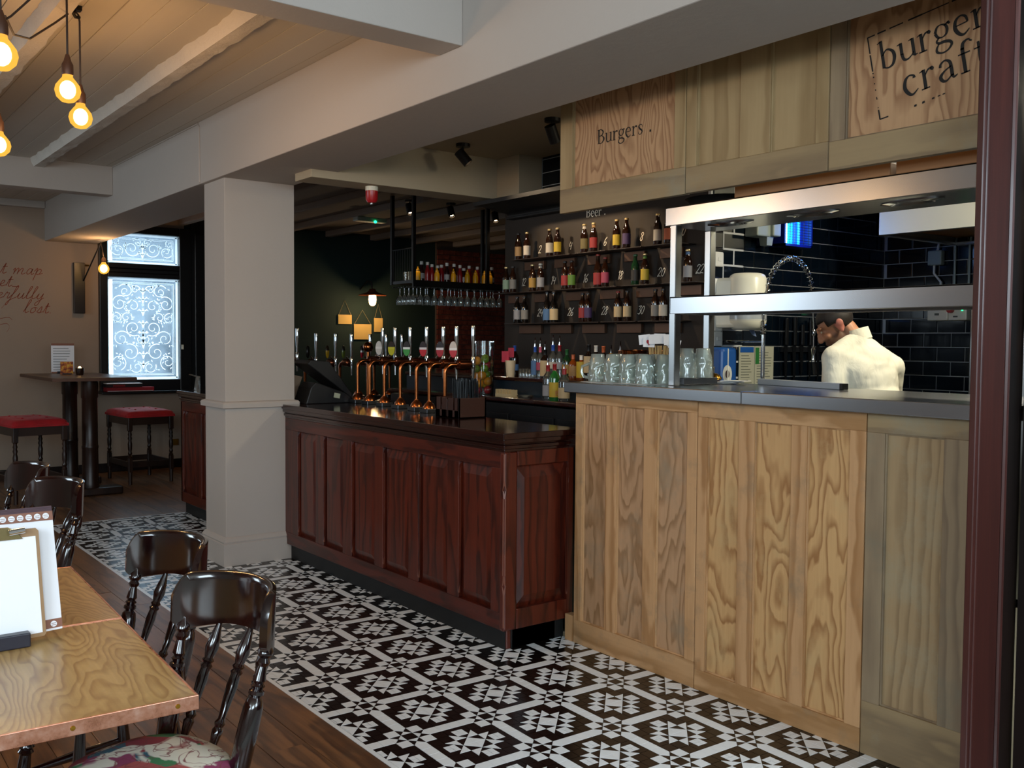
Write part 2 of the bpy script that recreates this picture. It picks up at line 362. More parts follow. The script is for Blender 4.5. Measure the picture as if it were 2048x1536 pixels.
# patterned tile runner: unit lattice turned with the bar
def clip(poly, x0, x1, y0, y1):
    for ax, lim, sg in ((0, x0, 1), (0, x1, -1), (1, y0, 1), (1, y1, -1)):
        out = []
        for i, p in enumerate(poly):
            q = poly[(i+1) % len(poly)]; a = (p[ax]-lim)*sg; b = (q[ax]-lim)*sg
            if a >= 0: out.append(p)
            if (a >= 0) != (b >= 0): t = a/(a-b); out.append((p[0]+(q[0]-p[0])*t, p[1]+(q[1]-p[1])*t))
        poly = out
        if len(poly) < 3: return []
    return poly
def cellpieces():
    P = []   # (white, layer, polygon in lattice units about a node)
    sq = lambda x, y, h=.5: [(x-h, y-h), (x+h, y-h), (x+h, y+h), (x-h, y+h)]
    P.append((0, 0, sq(0, 0)))
    for k in (2, 3, 4, 5): P.append((1, 0, sq(k, 0))); P.append((1, 0, sq(0, k)))
    for x, y in ((1, 0), (6, 0), (0, 1), (0, 6)):
        c = sq(x, y)
        for k in range(4):
            hor = k in (1, 3)   # 0 = low y, 1 = high x, 2 = high y, 3 = low x
            P.append((int(hor == (y == 0)), 0, [c[k], c[(k+1) % 4], (x, y)]))
    for i in range(1, 7):
        for j in range(1, 7):
            P.append((int(i in (1, 6) and j in (1, 6)), 0, sq(i, j)))
    o = 3.5
    for a, b in ((1, 1), (-1, 1), (-1, -1), (1, -1)):
        P.append((1, 1, [(o, o), (o+a, o), (o, o+b)]))
        P.append((1, 1, [(o+a, o+2*b), (o, o+b), (o+a, o+b)])); P.append((1, 1, [(o+2*a, o+b), (o+a, o+b), (o+a, o)]))
    for a, b in ((2, 0), (-2, 0), (0, 2), (0, -2)):
        for p in (-.25, .25):
            for q in (-.25, .25): P.append((1, 1, sq(o+a+p, o+b+q, .25)))
    return P
PX, PY, TA = .0530, .0564, radians(-2.0)
NX, NY = 2.364, 3.25
def tilepos(x, y):
    x *= PX; y *= PY; return (NX+x*cos(TA)-y*sin(TA), NY+x*sin(TA)+y*cos(TA))
TX0, TX1, TY0, TY1 = 1.81, 3.36, 1.2, 8.85
pieces = []
for ci in range(-4, 6):
    for cj in range(-7, 17):
        for wht, lay, poly in cellpieces():
            pw = [tilepos(x+7*ci, y+7*cj) for x, y in poly]
            cx = sum(p[0] for p in pw)/len(pw); cy = sum(p[1] for p in pw)/len(pw)
            if cx < TX0-.05 or cx > TX1+.05 or cy < TY0-.05 or cy > TY1+.05: continue
            if cx > 3.02 and cy > 3.95: continue
            full = all(TX0 <= p[0] <= TX1 and TY0 <= p[1] <= TY1 for p in pw)
            g = .0011; q = []
            for p in pw:
                d = hypot(p[0]-cx, p[1]-cy); f = max(.3, 1-g*1.4/d); q.append((cx+(p[0]-cx)*f, cy+(p[1]-cy)*f))
            if not full: q = clip(q, TX0, TX1, TY0, TY1)
            if len(q) >= 3: pieces.append((hypot(cx, cy) if full else 99, wht, lay, q, (cx, cy)))
pieces.sort(key=lambda p: p[0])
stuff = {0: MB(), 1: MB()}; shared = {}
vis = lambda c: c[1] > 1.75 and c[1]*.62+.35 > .0 and c[0] < 3.32 and (c[0]-1.8) < 4 and c[1] > 3.55-.85*(c[0]-1.55)
n_single = 0
def tile_mesh(mb, q, h):
    n = len(q); mb.add([(x, y, -.008) for x, y in q]+[(x, y, h) for x, y in q], [tuple(range(n, 2*n))]+[(k, (k+1) % n, n+(k+1) % n, n+k) for k in range(n)])
for dist, wht, lay, q, c in pieces:
    h = 0.0 if lay == 0 else .0006
    if dist < 90 and n_single < 300 and vis(c):
        key = (wht, lay, tuple((round(x-c[0], 4), round(y-c[1], 4)) for x, y in q))
        mb = MB(); tile_mesh(mb, [(x-c[0], y-c[1]) for x, y in q], h)
        if key not in shared:
            o = mb.build('tile', 'tile_white' if wht else 'tile_black'); shared[key] = o.data
        else:
            o = bpy.data.objects.new('tile', shared[key]); C.objects.link(o)
        o.parent = floor; o.location = (c[0], c[1], 0); n_single += 1
    else: tile_mesh(stuff[wht], q, h)
stuff[1].build('white_tiling', 'tile_white', floor, kind='stuff'); stuff[0].build('black_tiling', 'tile_black', floor, kind='stuff')
MB().box(1.788, 1.808, 1.2, 8.86, -.008, .001).build('edge_strip', 'tile_white', floor); MB().box(1.79, 2.96, 8.851, 8.866, -.008, .001).build('edge_strip', 'tile_white', floor)
# ------------------------------------------------------------------ setting: ceilings and beams
ceil = struct('ceiling', MB().box(-3.2, 2.44, -2.7, 12.3, 3.2, 3.35), 'plaster_ceiling')
x = -2.0
while x < 2.4:
    MB().box(x+.001, min(x+.15, 2.44)-.001, 3.6, 12.1, 3.188-R.random()*.003, 3.205).build('plank', 'ceiling_board', ceil, bev=.002); x += .151
for jx in (1.77, 1.01, .25, -.51, -1.27):
    def f(u, v, jx=jx):
        y = 3.75+u*5.5; a = v*pi; n1 = noise.noise((y*9, jx*7+v*2, 3))*.012
        return (jx+.05-cos(a)*(.052+n1)*(1.25-.25*sin(a)), y, 3.2-min(1, sin(a)*1.5)*(.085+n1*.6))
    MB().grid(f, 110, 8).build('joist', 'joist_paint', ceil, smooth=True)
struct('ceiling_bar', MB().box(3.0, 4.6, 1.5, 5.85, 2.99, 3.2).box(4.6, 6.5, 1.5, 3.9, 2.99, 3.2), 'soffit_paint')
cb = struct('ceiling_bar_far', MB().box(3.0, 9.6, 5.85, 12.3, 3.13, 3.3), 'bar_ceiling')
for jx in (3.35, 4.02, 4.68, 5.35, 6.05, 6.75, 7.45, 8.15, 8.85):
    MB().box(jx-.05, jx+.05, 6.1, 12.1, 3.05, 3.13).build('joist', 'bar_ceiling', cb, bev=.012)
struct('trim_1', MB().box(2.44, 3.0, 1.3, 12.1, 2.742, 3.3), 'plaster', bev=.006)            # main beam
struct('trim_2', MB().box(-3.0, 2.44, 3.56, 3.75, 2.925, 3.2), 'plaster', bev=.005)           # cross beam near
struct('trim_3', MB().box(-3.0, 2.44, 9.22, 9.40, 2.93, 3.2), 'plaster', bev=.005)            # cross beam far
struct('trim_4', MB().box(2.8, 4.5, 5.85, 6.1, 2.69, 3.13), 'soffit_paint', bev=.004)         # bar soffit
struct('trim_5', MB().box(4.33, 4.55, 5.58, 5.85, 2.69, 2.99), 'soffit_paint', bev=.004)      # boxing at its end
struct('trim_6', MB().box(-3.0, 2.44, 12.03, 12.1, 3.11, 3.2), 'plaster', bev=.01)
# ------------------------------------------------------------------ setting: walls
wf = MB().box(-3.2, 3.05, 12.1, 12.3, 0, 3.3).box(3.05, 4.05, 12.1, 12.3, 0, .98).box(3.05, 4.05, 12.1, 12.3, 2.95, 3.3)
struct('wall_far', wf, 'plaster_far')
struct('wall_far_green', MB().box(4.05, 7.81, 12.1, 12.3, 0, 3.3), 'dark_green')
wb = struct('wall_far_brick', MB().box(7.81, 9.6, 12.06, 12.3, 0, 3.3), 'mortar')
bm_ = None; z = .9; row = 0
while z < 3.0:
    x = 7.815-(row % 2)*.11
    while x < 9.2:
        a, b = max(x, 7.815), x+.21
        if b-a > .05:
            mb = MB().box(-(b-a)/2, (b-a)/2, -.012, .02, -.0325, .0325)
            if b-a > .2 and bm_ is not None: o = bpy.data.objects.new('brick', bm_); C.objects.link(o); o.parent = wb
            else:
                o = mb.build('brick', 'brick', wb)
                if b-a > .2: bm_ = o.data
            o.location = ((a+b)/2, 12.05-R.random()*.006, z+.0325)
        x += .22
    z += .075; row += 1
wl = MB()
wl.box(-3.2, -3.0, -2.7, 12.3, 0, 3.3)
struct('wall_left', wl, 'plaster')
wr = MB().box(-3.2, 6.5, -2.7, -2.5, 0, 3.3)
struct('wall_rear', wr, 'plaster')
for k, (x0, x1, y0, y1) in enumerate(((-3.0, -2.97, -1.7, 1.5), (-3.0, -2.97, 6.9, 9.2), (-2.3, .3, -2.5, -2.47), (1.5, 3.3, -2.5, -2.47))):   # frames of the daylight windows out of view
    mb = MB(); e = .07
    if x1-x0 < .1: mb.box(x0, x1, y0-e, y0, .75, 2.75).box(x0, x1, y1, y1+e, .75, 2.75).box(x0, x1, y0, y1, .75, .8).box(x0, x1, y0, y1, 2.7, 2.75)
    else: mb.box(x0-e, x0, y0, y1, .75, 2.75).box(x1, x1+e, y0, y1, .75, 2.75).box(x0, x1, y0, y1, .75, .8).box(x0, x1, y0, y1, 2.7, 2.75)
    struct('window_%d' % (k+2), mb, 'black_paint')
struct('wall_right', MB().box(9.4, 9.6, 5.9, 12.3, 0, 3.3), 'dark_green')
struct('wall_kitchen_divide', MB().box(4.75, 9.5, 3.87, 4.05, 0, 3.2).box(4.75, 9.5, 5.75, 5.96, 0, 3.2), 'dark_green')
wbar = struct('wall_bar', MB().box(4.558, 4.75, 3.84, 5.96, 0, 3.13), 'metro_grout')
wks = struct('wall_kitchen_side', MB().box(4.45, 6.5, 3.848, 3.87, 0, 3.0), 'metro_grout')
wkb = struct('wall_kitchen_rear', MB().box(6.328, 6.5, 1.5, 3.87, 0, 3.0), 'metro_grout')
struct('wall_partition', MB().box(3.34, 6.5, 1.36, 1.50, 0, 3.2).box(3.34, 3.5, -2.5, 1.36, 0, 3.2), 'dark_wood')
tm = None
def metro(parent, o, u, nrm, u0, u1, z0, z1, uoff):
    """metro tiles on a wall: o origin, u direction along, nrm out of the wall"""
    global tm
    W, H = .196, .0985; o = Vector(o); u = Vector(u); nrm = Vector(nrm); k = int((z0-2.184)/H)
    while 2.184+k*H < z1:
        z = 2.184+k*H; m = int((u0-uoff)/W)-1
        while True:
            a = uoff+m*W+(0 if k % 2 == 0 else W/2); b = a+W
            if a >= u1: break
            a2, b2 = max(a, u0), min(b, u1)
            if b2-a2 > .02:
                c = o+u*((a2+b2)/2)+Vector((0, 0, z+H/2))
                hw, hh = (b2-a2)/2-.0028, H/2-.0028
                pts = [(-hw, -hh), (hw, -hh), (hw, hh), (-hw, hh)]
                if tm is not None and b2-a2 > W-.001: ob = bpy.data.objects.new('tile', tm[str(tuple(nrm))]) if str(tuple(nrm)) in tm else None
                else: ob = None
                if ob is None:
                    mb = MB(); ins = .004
                    vs = [u*p+Vector((0, 0, q)) for p, q in pts]+[u*p+Vector((0, 0, q))+nrm*.006 for p, q in pts]+[u*(p*(1-ins/hw))+Vector((0, 0, q*(1-ins/hh)))+nrm*.0085 for p, q in pts]
                    mb.add(vs, [(0, 1, 5, 4), (1, 2, 6, 5), (2, 3, 7, 6), (3, 0, 4, 7), (4, 5, 9, 8), (5, 6, 10, 9), (6, 7, 11, 10), (7, 4, 8, 11), (8, 9, 10, 11)])
                    ob = mb.build('tile', 'metro_tile')
                    if b2-a2 > W-.001: tm = tm or {}; tm[str(tuple(nrm))] = ob.data
                else: C.objects.link(ob)
                ob.parent = parent; ob.location = c
            m += 1
        k += 1
metro(wks, (0, 3.848, 0), (1, 0, 0), (0, -1, 0), 4.455, 6.325, 1.1, 2.98, 4.561)
metro(wkb, (6.328, 0, 0), (0, 1, 0), (-1, 0, 0), 2.3, 3.84, 1.1, 2.75, 2.35)
metro(wbar, (4.558, 0, 0), (0, 1, 0), (-1, 0, 0), 4.6, 5.58, 2.66, 2.99, 4.6)
# pillar with dado ledge and skirting
pil = struct('pillar', MB().box(2.476, 3.0, 6.55, 6.95, 0, 2.75), 'plaster', bev=.004)
def ring(x0, x1, y0, y1, prof):
    mb = MB()
    for (o0, z0), (o1, z1) in zip(prof, prof[1:]):
        a = [(x0-o0, y0-o0, z0), (x1+o0, y0-o0, z0), (x1+o0, y1+o0, z0), (x0-o0, y1+o0, z0)]
        b = [(x0-o1, y0-o1, z1), (x1+o1, y0-o1, z1), (x1+o1, y1+o1, z1), (x0-o1, y1+o1, z1)]
        mb.add(a+b, [(k, (k+1) % 4, 4+(k+1) % 4, 4+k) for k in range(4)])
    return mb
MB().tube([(2.436, 6.93, 2.75), (2.436, 6.93, 3.15), (2.436, 6.96, 3.18), (2.436, 9.2, 3.185)], .006, 6).build('trim_9', 'plaster', None, smooth=True, kind='structure')
ring(2.476, 3.0, 6.55, 6.95, [(0, 1.12), (.026, 1.125), (.028, 1.155), (.02, 1.165), (0, 1.172)]).build('ledge', 'plaster', pil)
ring(2.476, 2.99, 6.55, 6.95, [(.026, 0), (.026, .155), (.02, .16), (.024, .172), (.014, .19), (.006, .2), (0, .203)]).build('skirting', 'plaster', pil)
struct('baseboard_far', MB().box(-3.0, 4.2, 12.07, 12.1, 0, .11), 'dark_wood', bev=.006)
# door casing standing at the right edge of the kitchen front
pc = struct('trim_7', MB().box(3.045, 3.2, 1.50, 1.53, 0, 3.0).box(3.03, 3.05, 1.506, 1.53, 0, 3.0), 'red_post', bev=.004)
MB().rod((3.222, 1.505, 0), (3.222, 1.505, 3.0), .011).build('bead', 'red_post', pc, smooth=True)
MB().box(3.2, 3.36, 1.515, 1.56, 0, 3.0).build('reveal', 'dark_wood', pc)
# far window
w1 = struct('window_1', MB().box(3.02, 3.115, 12.03, 12.16, .98, 3.0).box(3.97, 4.12, 12.03, 12.16, .98, 3.0).box(3.115, 3.97, 12.03, 12.16, .98, 1.118)
            .box(3.115, 3.97, 12.03, 12.16, 2.364, 2.42).box(3.115, 3.97, 12.03, 12.16, 2.47, 2.535).box(3.115, 3.97, 12.06, 12.16, 2.42, 2.47).box(3.115, 3.97, 12.03, 12.16, 2.9, 3.0), 'black_paint', bev=.008)
t = NT('frosted'); t.n.remove(t.b)
a = t.N('BsdfTransparent'); a.inputs[0].default_value = (.84, .92, .97, 1); d = t.N('BsdfTranslucent'); d.inputs[0].default_value = (.55, .64, .72, 1)
m = t.N('MixShader'); nn = t.noise(t.coord('Object'), 5, 3); t.L(t.ramp(nn, [(.3, (.08,)*3+(1,)), (.7, (.26,)*3+(1,))]), m.inputs[0]); t.L(a.outputs[0], m.inputs[1]); t.L(d.outputs[0], m.inputs[2]); t.L(m.outputs[0], t.out.inputs[0])
t = NT('etching'); t.n.remove(t.b); d = t.N('BsdfTranslucent'); d.inputs[0].default_value = (1, 1, 1, 1); t.L(d.outputs[0], t.out.inputs[0])
MB().box(3.1, 3.985, 12.112, 12.118, 1.1, 2.38).box(3.1, 3.985, 12.112, 12.118, 2.52, 2.92).build('pane', 'frosted', w1)
et = MB()
def scroll(cx, cz, r, turns, a0, sg, w):
    p = []
    for k in range(26):
        q = k/25; rr = r*(1-q*.86); an = a0+sg*turns*2*pi*q; p.append((cx+rr*cos(an), cz+rr*sin(an), w*(1-.5*q)))
    return p
def etch(p):
    vs = []; m = len(p)
    for i, (x, y, w) in enumerate(p):
        a = p[max(i-1, 0)]; b = p[min(i+1, m-1)]; d = Vector((b[0]-a[0], b[1]-a[1]))
        d = d.normalized() if d.length > 1e-6 else Vector((1, 0))
        vs += [(x-d.y*w/2, 12.109, y+d.x*w/2), (x+d.y*w/2, 12.109, y-d.x*w/2)]
    et.add(vs, [(2*i, 2*i+1, 2*i+3, 2*i+2) for i in range(m-1)])
def both(p, cx=3.5425):
    etch(p); etch([(2*cx-x, z, w) for x, z, w in p])
def frame_lines(x0, x1, z0, z1):
    for o, w in ((0, .035), (.045, .006), (.06, .004)):
        for p in ([(x0+o, z0+o, w), (x1-o, z0+o, w)], [(x1-o, z0+o, w), (x1-o, z1-o, w)], [(x1-o, z1-o, w), (x0+o, z1-o, w)], [(x0+o, z1-o, w), (x0+o, z0+o, w)]): etch(p)
frame_lines(3.125, 3.96, 1.13, 2.352); frame_lines(3.125, 3.96, 2.545, 2.89)
RE = random.Random(3)
for cx, cz, r, tn, a0, sg in ((3.66, 1.75, .1, 1.4, 4.2, 1), (3.80, 1.62, .1, 1.5, 2.6, -1), (3.70, 1.45, .11, 1.4, 1.2, 1), (3.84, 1.33, .1, 1.5, 4.4, -1), (3.66, 2.02, .09, 1.4, 5.2, 1), (3.82, 2.05, .1, 1.5, 2.2, -1),
        (3.75, 2.2, .09, 1.5, .6, 1), (3.63, 2.22, .06, 1.2, 3.3, -1), (3.86, 1.87, .07, 1.4, 1.4, 1), (3.62, 1.27, .08, 1.3, .4, -1), (3.58, 1.62, .06, 1.2, 2, 1), (3.74, 1.88, .07, 1.3, 3.6, -1),
        (3.67, 2.72, .1, 1.5, 3.4, 1), (3.83, 2.7, .09, 1.5, 1.1, -1), (3.6, 2.8, .05, 1.2, .3, 1), (3.87, 2.8, .05, 1.2, 2.2, 1)):
    both(scroll(cx, cz, r, tn, a0, sg, .012))
    for k in range(7):
        an = RE.random()*6.28; q = r*(.7+.6*RE.random()); px, pz = cx+q*cos(an), cz+q*sin(an)
        if px > 3.9 or pz < 1.2 or 2.29 < pz < 2.6 or pz > 2.84: continue
        b = RE.random()*6.28; both([(px, pz, .002), (px+.014*cos(b), pz+.014*sin(b), .016), (px+.034*cos(b), pz+.034*sin(b), .001)])
for z in (1.3, 1.42, 1.55, 1.68, 1.8, 1.95, 2.1, 2.2, 2.65, 2.75):
    both([(3.545, z-.05, .004), (3.552, z, .022), (3.545, z+.05, .003)]); both([(3.545, z, .006), (3.59, z+.03, .02), (3.61, z+.01, .002)])
et.build('etching', 'etching', w1)
MB().box(2.99, 4.1, 11.86, 12.12, .955, .985).build('sill', 'black_paint', w1, bev=.006)
MB().box(3.985, 4.01, 12.01, 12.03, 1.49, 1.55).build('catch', plain('cream_plastic', 'd9d2bd', .4), w1, bev=.004)
pn = struct('trim_8', MB().box(4.12, 5.05, 12.04, 12.1, 0, 3.13), 'black_paint')
for x in (4.16, 4.45, 4.75): MB().box(x, x+.24, 12.02, 12.04, .3, 2.95).build('panel', 'black_paint', pn, bev=.008)
# the street behind that window: a terrace across the road
st = struct('exterior', MB().box(5.0, 12.0, 17.0, 19.0, -.5, 7.0), plain('street_stone', '59646e', .9, var=.2))
for x in (5.4, 7.2, 9.0):
    for z in (.9, 3.6): MB().box(x, x+.9, 16.95, 17.0, z, z+1.6).build('window', plain('street_glass', '2b3640', .15), st)
struct('ground', MB().box(-12, 14, 12.4, 26, -.5, -.2), plain('street_asphalt', '55585c', .9, var=.2))
# ------------------------------------------------------------------ front bar
plain('copper', 'c0703f', .22, 1, var=.35); plain('chrome', 'd9dcdf', .08, 1); plain('steel_dark', '5a5c60', .35, 1)
plain('worn_highlight', '7a4634', .3, var=.3)  # paler brown for worn chamfers, with their bright highlight painted into the colour
def field(mb, x, y0, y1, z0, z1, ins, dep):
    """raised and fielded panel facing -x: sunk border rising to a flat field"""
    o = [(x+dep, y0, z0), (x+dep, y1, z0), (x+dep, y1, z1), (x+dep, y0, z1)]
    i = [(x, y0+ins, z0+ins*1.3), (x, y1-ins, z0+ins*1.3), (x, y1-ins, z1-ins*1.3), (x, y0+ins, z1-ins*1.3)]
    mb.add(o+i, [(k, (k+1) % 4, 4+(k+1) % 4, 4+k) for k in range(4)]+[(4, 5, 6, 7)])
def fieldy(mb, y, x0, x1, z0, z1, ins, dep):
    o = [(x0, y+dep, z0), (x1, y+dep, z0), (x1, y+dep, z1), (x0, y+dep, z1)]
    i = [(x0+ins, y, z0+ins*1.3), (x1-ins, y, z0+ins*1.3), (x1-ins, y, z1-ins*1.3), (x0+ins, y, z1-ins*1.3)]
    mb.add(o+i, [(k, (k+1) % 4, 4+(k+1) % 4, 4+k) for k in range(4)]+[(4, 5, 6, 7)])
def bar(y0, y1, panels, label, end_near=False, end_far=False):
    XF = 2.925
    r = thing('bar_counter', label, 'bar counter', (3.0, y0, 0))
    MB().box(XF+.03, 3.34, y0+.03, y1-.03, .1, 1.04).build('carcass', 'mahogany', r)
    MB().box(XF+.035, 3.3, y0+.035, y1-.02, 0, .115).build('kickboard', 'black_kick', r)
    MB().box(XF, XF+.04, y0, y1, .11, .20).build('rail', 'mahogany_rail', r, bev=.003); MB().box(XF, XF+.04, y0, y1, .955, 1.04).build('rail', 'mahogany_rail', r, bev=.003)
    edges = [y0]+[v for p in panels for v in p]+[y1]
    for a, b in zip(edges[::2], edges[1::2]): MB().box(XF, XF+.04, a, b, .20, .955).build('stile', 'mahogany', r, bev=.003)
    for a, b in panels:
        mb = MB(); field(mb, XF+.006, a, b, .20, .955, .045, .022); pnl = mb.build('panel', 'mahogany', r)
        for y, sg in ((a, 1), (b, -1)):      # stopped chamfers beside the opening with lamb's tongue ends
            mb = MB()
            for z0, z1, w0, w1 in ((.225, .27, 0, .008), (.27, .31, .008, .002), (.31, .83, .0035, .0035), (.83, .87, .002, .008), (.87, .915, .008, 0)):
                mb.add([(XF-.0005, y-sg*w0, z0), (XF+.012, y+sg*.0005, z0), (XF+.012, y+sg*.0005, z1), (XF-.0005, y-sg*w1, z1)], [(0, 1, 2, 3)])
            mb.build('chamfer', 'worn_highlight', pnl)
    if end_near:
        Y = y0
        MB().box(XF-.003, XF+.085, Y-.003, Y+.04, .109, 1.039).build('corner_post', 'mahogany', r, bev=.012)
        MB().box(3.355, 3.395, Y, Y+.04, .11, 1.04).build('stile', 'mahogany', r, bev=.003)
        MB().box(XF+.085, 3.355, Y, Y+.04, .11, .215).build('rail', 'mahogany', r, bev=.003); MB().box(XF+.085, 3.355, Y, Y+.04, .965, 1.04).build('rail', 'mahogany', r, bev=.003)
        mb = MB(); fieldy(mb, Y+.006, XF+.085, 3.355, .215, .965, .05, .022); pnl = mb.build('panel', 'mahogany', r)
        for x, sg in ((XF+.085, 1), (3.355, -1)):
            mb = MB()
            for z0, z1, w0, w1 in ((.24, .285, 0, .008), (.285, .32, .008, .002), (.32, .85, .0035, .0035), (.85, .885, .002, .008), (.885, .93, .008, 0)):
                mb.add([(x-sg*w0, Y-.0005, z0), (x+sg*.0005, Y+.012, z0), (x+sg*.0005, Y+.012, z1), (x-sg*w1, Y-.0005, z1)], [(0, 1, 2, 3)])
            mb.build('chamfer', 'worn_highlight', pnl)
        mb = MB()
        for z0, z1, w0, w1 in ((.13, .30, .002, .002), (.30, .35, .002, .011), (.35, .40, .008, .002), (.40, .80, .007, .007), (.80, .84, .002, .008), (.84, .89, .011, .002), (.89, 1.03, .002, .002)):
            mb.add([(XF-.0045, Y+w0, z0), (XF+w0, Y-.0045, z0), (XF+w1, Y-.0045, z1), (XF-.0045, Y+w1, z1)], [(0, 1, 2, 3)])
        mb.build('chamfer', 'worn_highlight', r)
        MB().box(XF+.085, 3.36, Y+.035, Y+.06, 0, .115).build('kickboard', 'black_kick', r)
        MB().box(XF+.04, XF+.075, Y+.03, Y+.065, 0, .112).build('corner_foot', 'mahogany', r, bev=.008)
    if end_far: MB().box(XF, 3.34, y1-.03, y1, .11, 1.04).build('end_panel', 'mahogany', r, bev=.004)
    return r
def bartop(y0, y1, label, x1, ov0=.02, ov1=.0):
    r = thing('countertop', label, 'bar top', (3.2, y0, 1.04))
    mb = MB()
    for o, za, zb in ((.002, 1.04, 1.056), (.012, 1.056, 1.075), (.006, 1.075, 1.084), (.02, 1.084, 1.108), (.03, 1.108, 1.14)):
        mb.box(2.925-o, x1, y0-(o if ov0 else 0), y1+(o if ov1 else 0), za, zb)
    mb.build('moulded_slab', 'mahogany_top', r, bev=.005, seg=3); return r
PN = [(3.985, 4.286), (4.398, 4.702), (4.814, 5.115), (5.221, 5.525), (5.646, 5.929), (6.052, 6.336)]
bar(3.87, 6.55, PN, 'dark mahogany panelled bar front between the white pillar and the pale wood kitchen counter', end_near=True)
bar(6.955, 8.86, [(7.15, 7.45), (7.57, 7.87), (7.98, 8.32), (8.46, 8.80)], 'mahogany panelled bar front behind the white pillar beside the red stool', end_far=True)
b1 = bartop(3.87, 6.55, 'dark moulded bar top carrying the beer taps and the black till', 3.45)
MB().box(3.38, 3.395, 3.842, 3.88, 1.04, 1.14).build('end_block', 'mahogany_top', b1)
bartop(6.955, 8.86, 'dark moulded bar top behind the white pillar with two clear menu holders', 3.45, 0, 1)
# dark inner works of the bar: under counter, ice well, glass washer shelf
u = thing('under_counter', 'black under-counter shelves and ice well behind the front bar', 'counter', (3.6, 4.4, 0))
MB().box(3.46, 3.80, 3.95, 7.1, 0, .86).build('shelf_unit', 'black_paint', u); MB().box(3.47, 3.78, 4.35, 5.2, .93, .945).build('ice_well_lid', 'steel_dark', u, bev=.003)
MB().box(3.46, 3.50, 3.95, 7.1, .86, 1.03).build('back_rail', 'black_paint', u)
# back counter under the bottle wall
bc = thing('back_counter', 'low dark back counter below the wall of bottles', 'counter', (4.3, 4.7, 0))
MB().box(4.08, 4.5, 3.87, 7.0, 0, 1.17).build('cabinet', 'black_paint', bc)
MB().box(4.05, 4.5, 3.87, 7.0, 1.185, 1.215).build('worktop', 'mahogany_top', bc, bev=.006)
MB().box(4.235, 4.5, 3.87, 7.0, 1.215, 1.325).build('riser', plain('riser_blue', '12202a', .3), bc)
MB().box(4.215, 4.5, 3.87, 7.0, 1.325, 1.352).build('bottle_ledge', 'mahogany_top', bc, bev=.006)
for y in (4.35, 4.85, 5.35): MB().box(4.07, 4.08, y, y+.46, .2, 1.1).build('door', 'black_paint', bc, bev=.004)
# return counter at the far end
rc = thing('return_counter', 'dark return counter carrying the far row of beer taps', 'counter', (3.9, 7.3, 0))
MB().box(3.46, 4.9, 7.15, 7.6, 0, 1.06).build('cabinet', 'black_paint', rc); MB().box(3.46, 4.95, 7.1, 7.62, 1.06, 1.10).build('worktop', 'mahogany_top', rc, bev=.006)
# ------------------------------------------------------------------ kitchen counter of three old doors with steel top
XS = 3.335
def door(r, y0, y1, z0, z1, fields, zf0, zf1, fm, pm, rm, x=XS, grey=False):
    """old panelled door on its side of the counter; fields listed far to near"""
    dep = .036
    ys = [y1]+[v for f in fields for v in f]+[y0]
    MB().box(x, x+dep, y0, y1, z0, zf0).build('rail', rm, r, bev=.002); MB().box(x, x+dep, y0, y1, zf1, z1).build('rail', rm, r, bev=.002)
    for a, b in zip(ys[::2], ys[1::2]): MB().box(x, x+dep, b, a, zf0, zf1).build('stile', fm, r, bev=.002)
    for k, (a, b) in enumerate(fields):
        pnl = MB().box(x+.016, x+.03, b, a, zf0, zf1).build('panel', pm[k] if isinstance(pm, list) else pm, r)
        mb = MB()
        for p, q in (((a, zf0), (a, zf1)), ((b, zf0), (b, zf1)), ((a, zf0), (b, zf0)), ((a, zf1), (b, zf1))):
            mb.tube([(x+.014, p[0], p[1]), (x+.014, q[0], q[1])], .0065, 6)
        mb.build('bead', fm, pnl, smooth=True)
d1 = thing('counter_door', 'pale stripped pine door with three tall panels beside the mahogany bar', 'door panel', (XS, 3.4, 0), 'doors facing the kitchen counter')
door(d1, 2.945, 3.79, 0, 1.34, [(3.735, 3.555), (3.478, 3.285), (3.201, 3.005)], .125, 1.285, 'pine_frame', ['pine_a', 'pine_a', 'pine_a'], 'pine_rail')
MB().box(XS+.03, XS+.06, 3.76, 3.80, 0, 1.34).build('edge_board', 'pine_frame', d1)
MB().box(XS+.002, XS+.05, 3.80, 3.862, 0, .14).build('plinth_block', 'pine_frame', d1)
d2 = thing('counter_door', 'honey coloured pine door with three tall wavy grained panels at middle of counter', 'door panel', (XS, 2.5, 0), 'doors facing the kitchen counter')
door(d2, 2.085, 2.94, 0, 1.34, [(2.885, 2.703), (2.621, 2.428), (2.353, 2.155)], .095, 1.268, 'pine_frame', ['pine_b', 'pine_b', 'pine_b'], 'pine_rail')
d3 = thing('counter_door', 'greyish scuffed pine door with one wide tall panel next to red post', 'door panel', (XS, 1.8, 0), 'doors facing the kitchen counter')
door(d3, 1.535, 2.08, 0, 1.34, [(2.005, 1.772), (1.667, 1.56)], .21, 1.266, 'pine_frame_grey', ['pine_c', 'pine_c'], 'pine_rail_grey')
plain('steel', 'a4a7ab', .25, 1)
plain('steel_plain', 'aeb2b4', .28, 1, var=.12)
sc = thing('steel_counter', 'stainless steel kitchen counter top on the pale wood doors', 'counter top', (3.6, 2.6, 1.34))
MB().box(3.285, 4.02, 1.535, 2.655, 1.342, 1.397).build('slab', 'steel', sc, bev=.004); MB().box(3.285, 4.02, 2.657, 3.83, 1.342, 1.397).build('slab', 'steel', sc, bev=.004)
kb = thing('kitchen_unit', 'steel worktop and sink run along the tiled wall beneath the spray tap', 'worktop', (5.2, 3.5, 0))
MB().box(4.4, 6.3, 3.2, 3.84, .86, .9).build('worktop', 'steel_plain', kb, bev=.004); MB().box(4.42, 6.28, 3.25, 3.83, .1, .86).build('cabinet', 'steel_plain', kb, bev=.004)
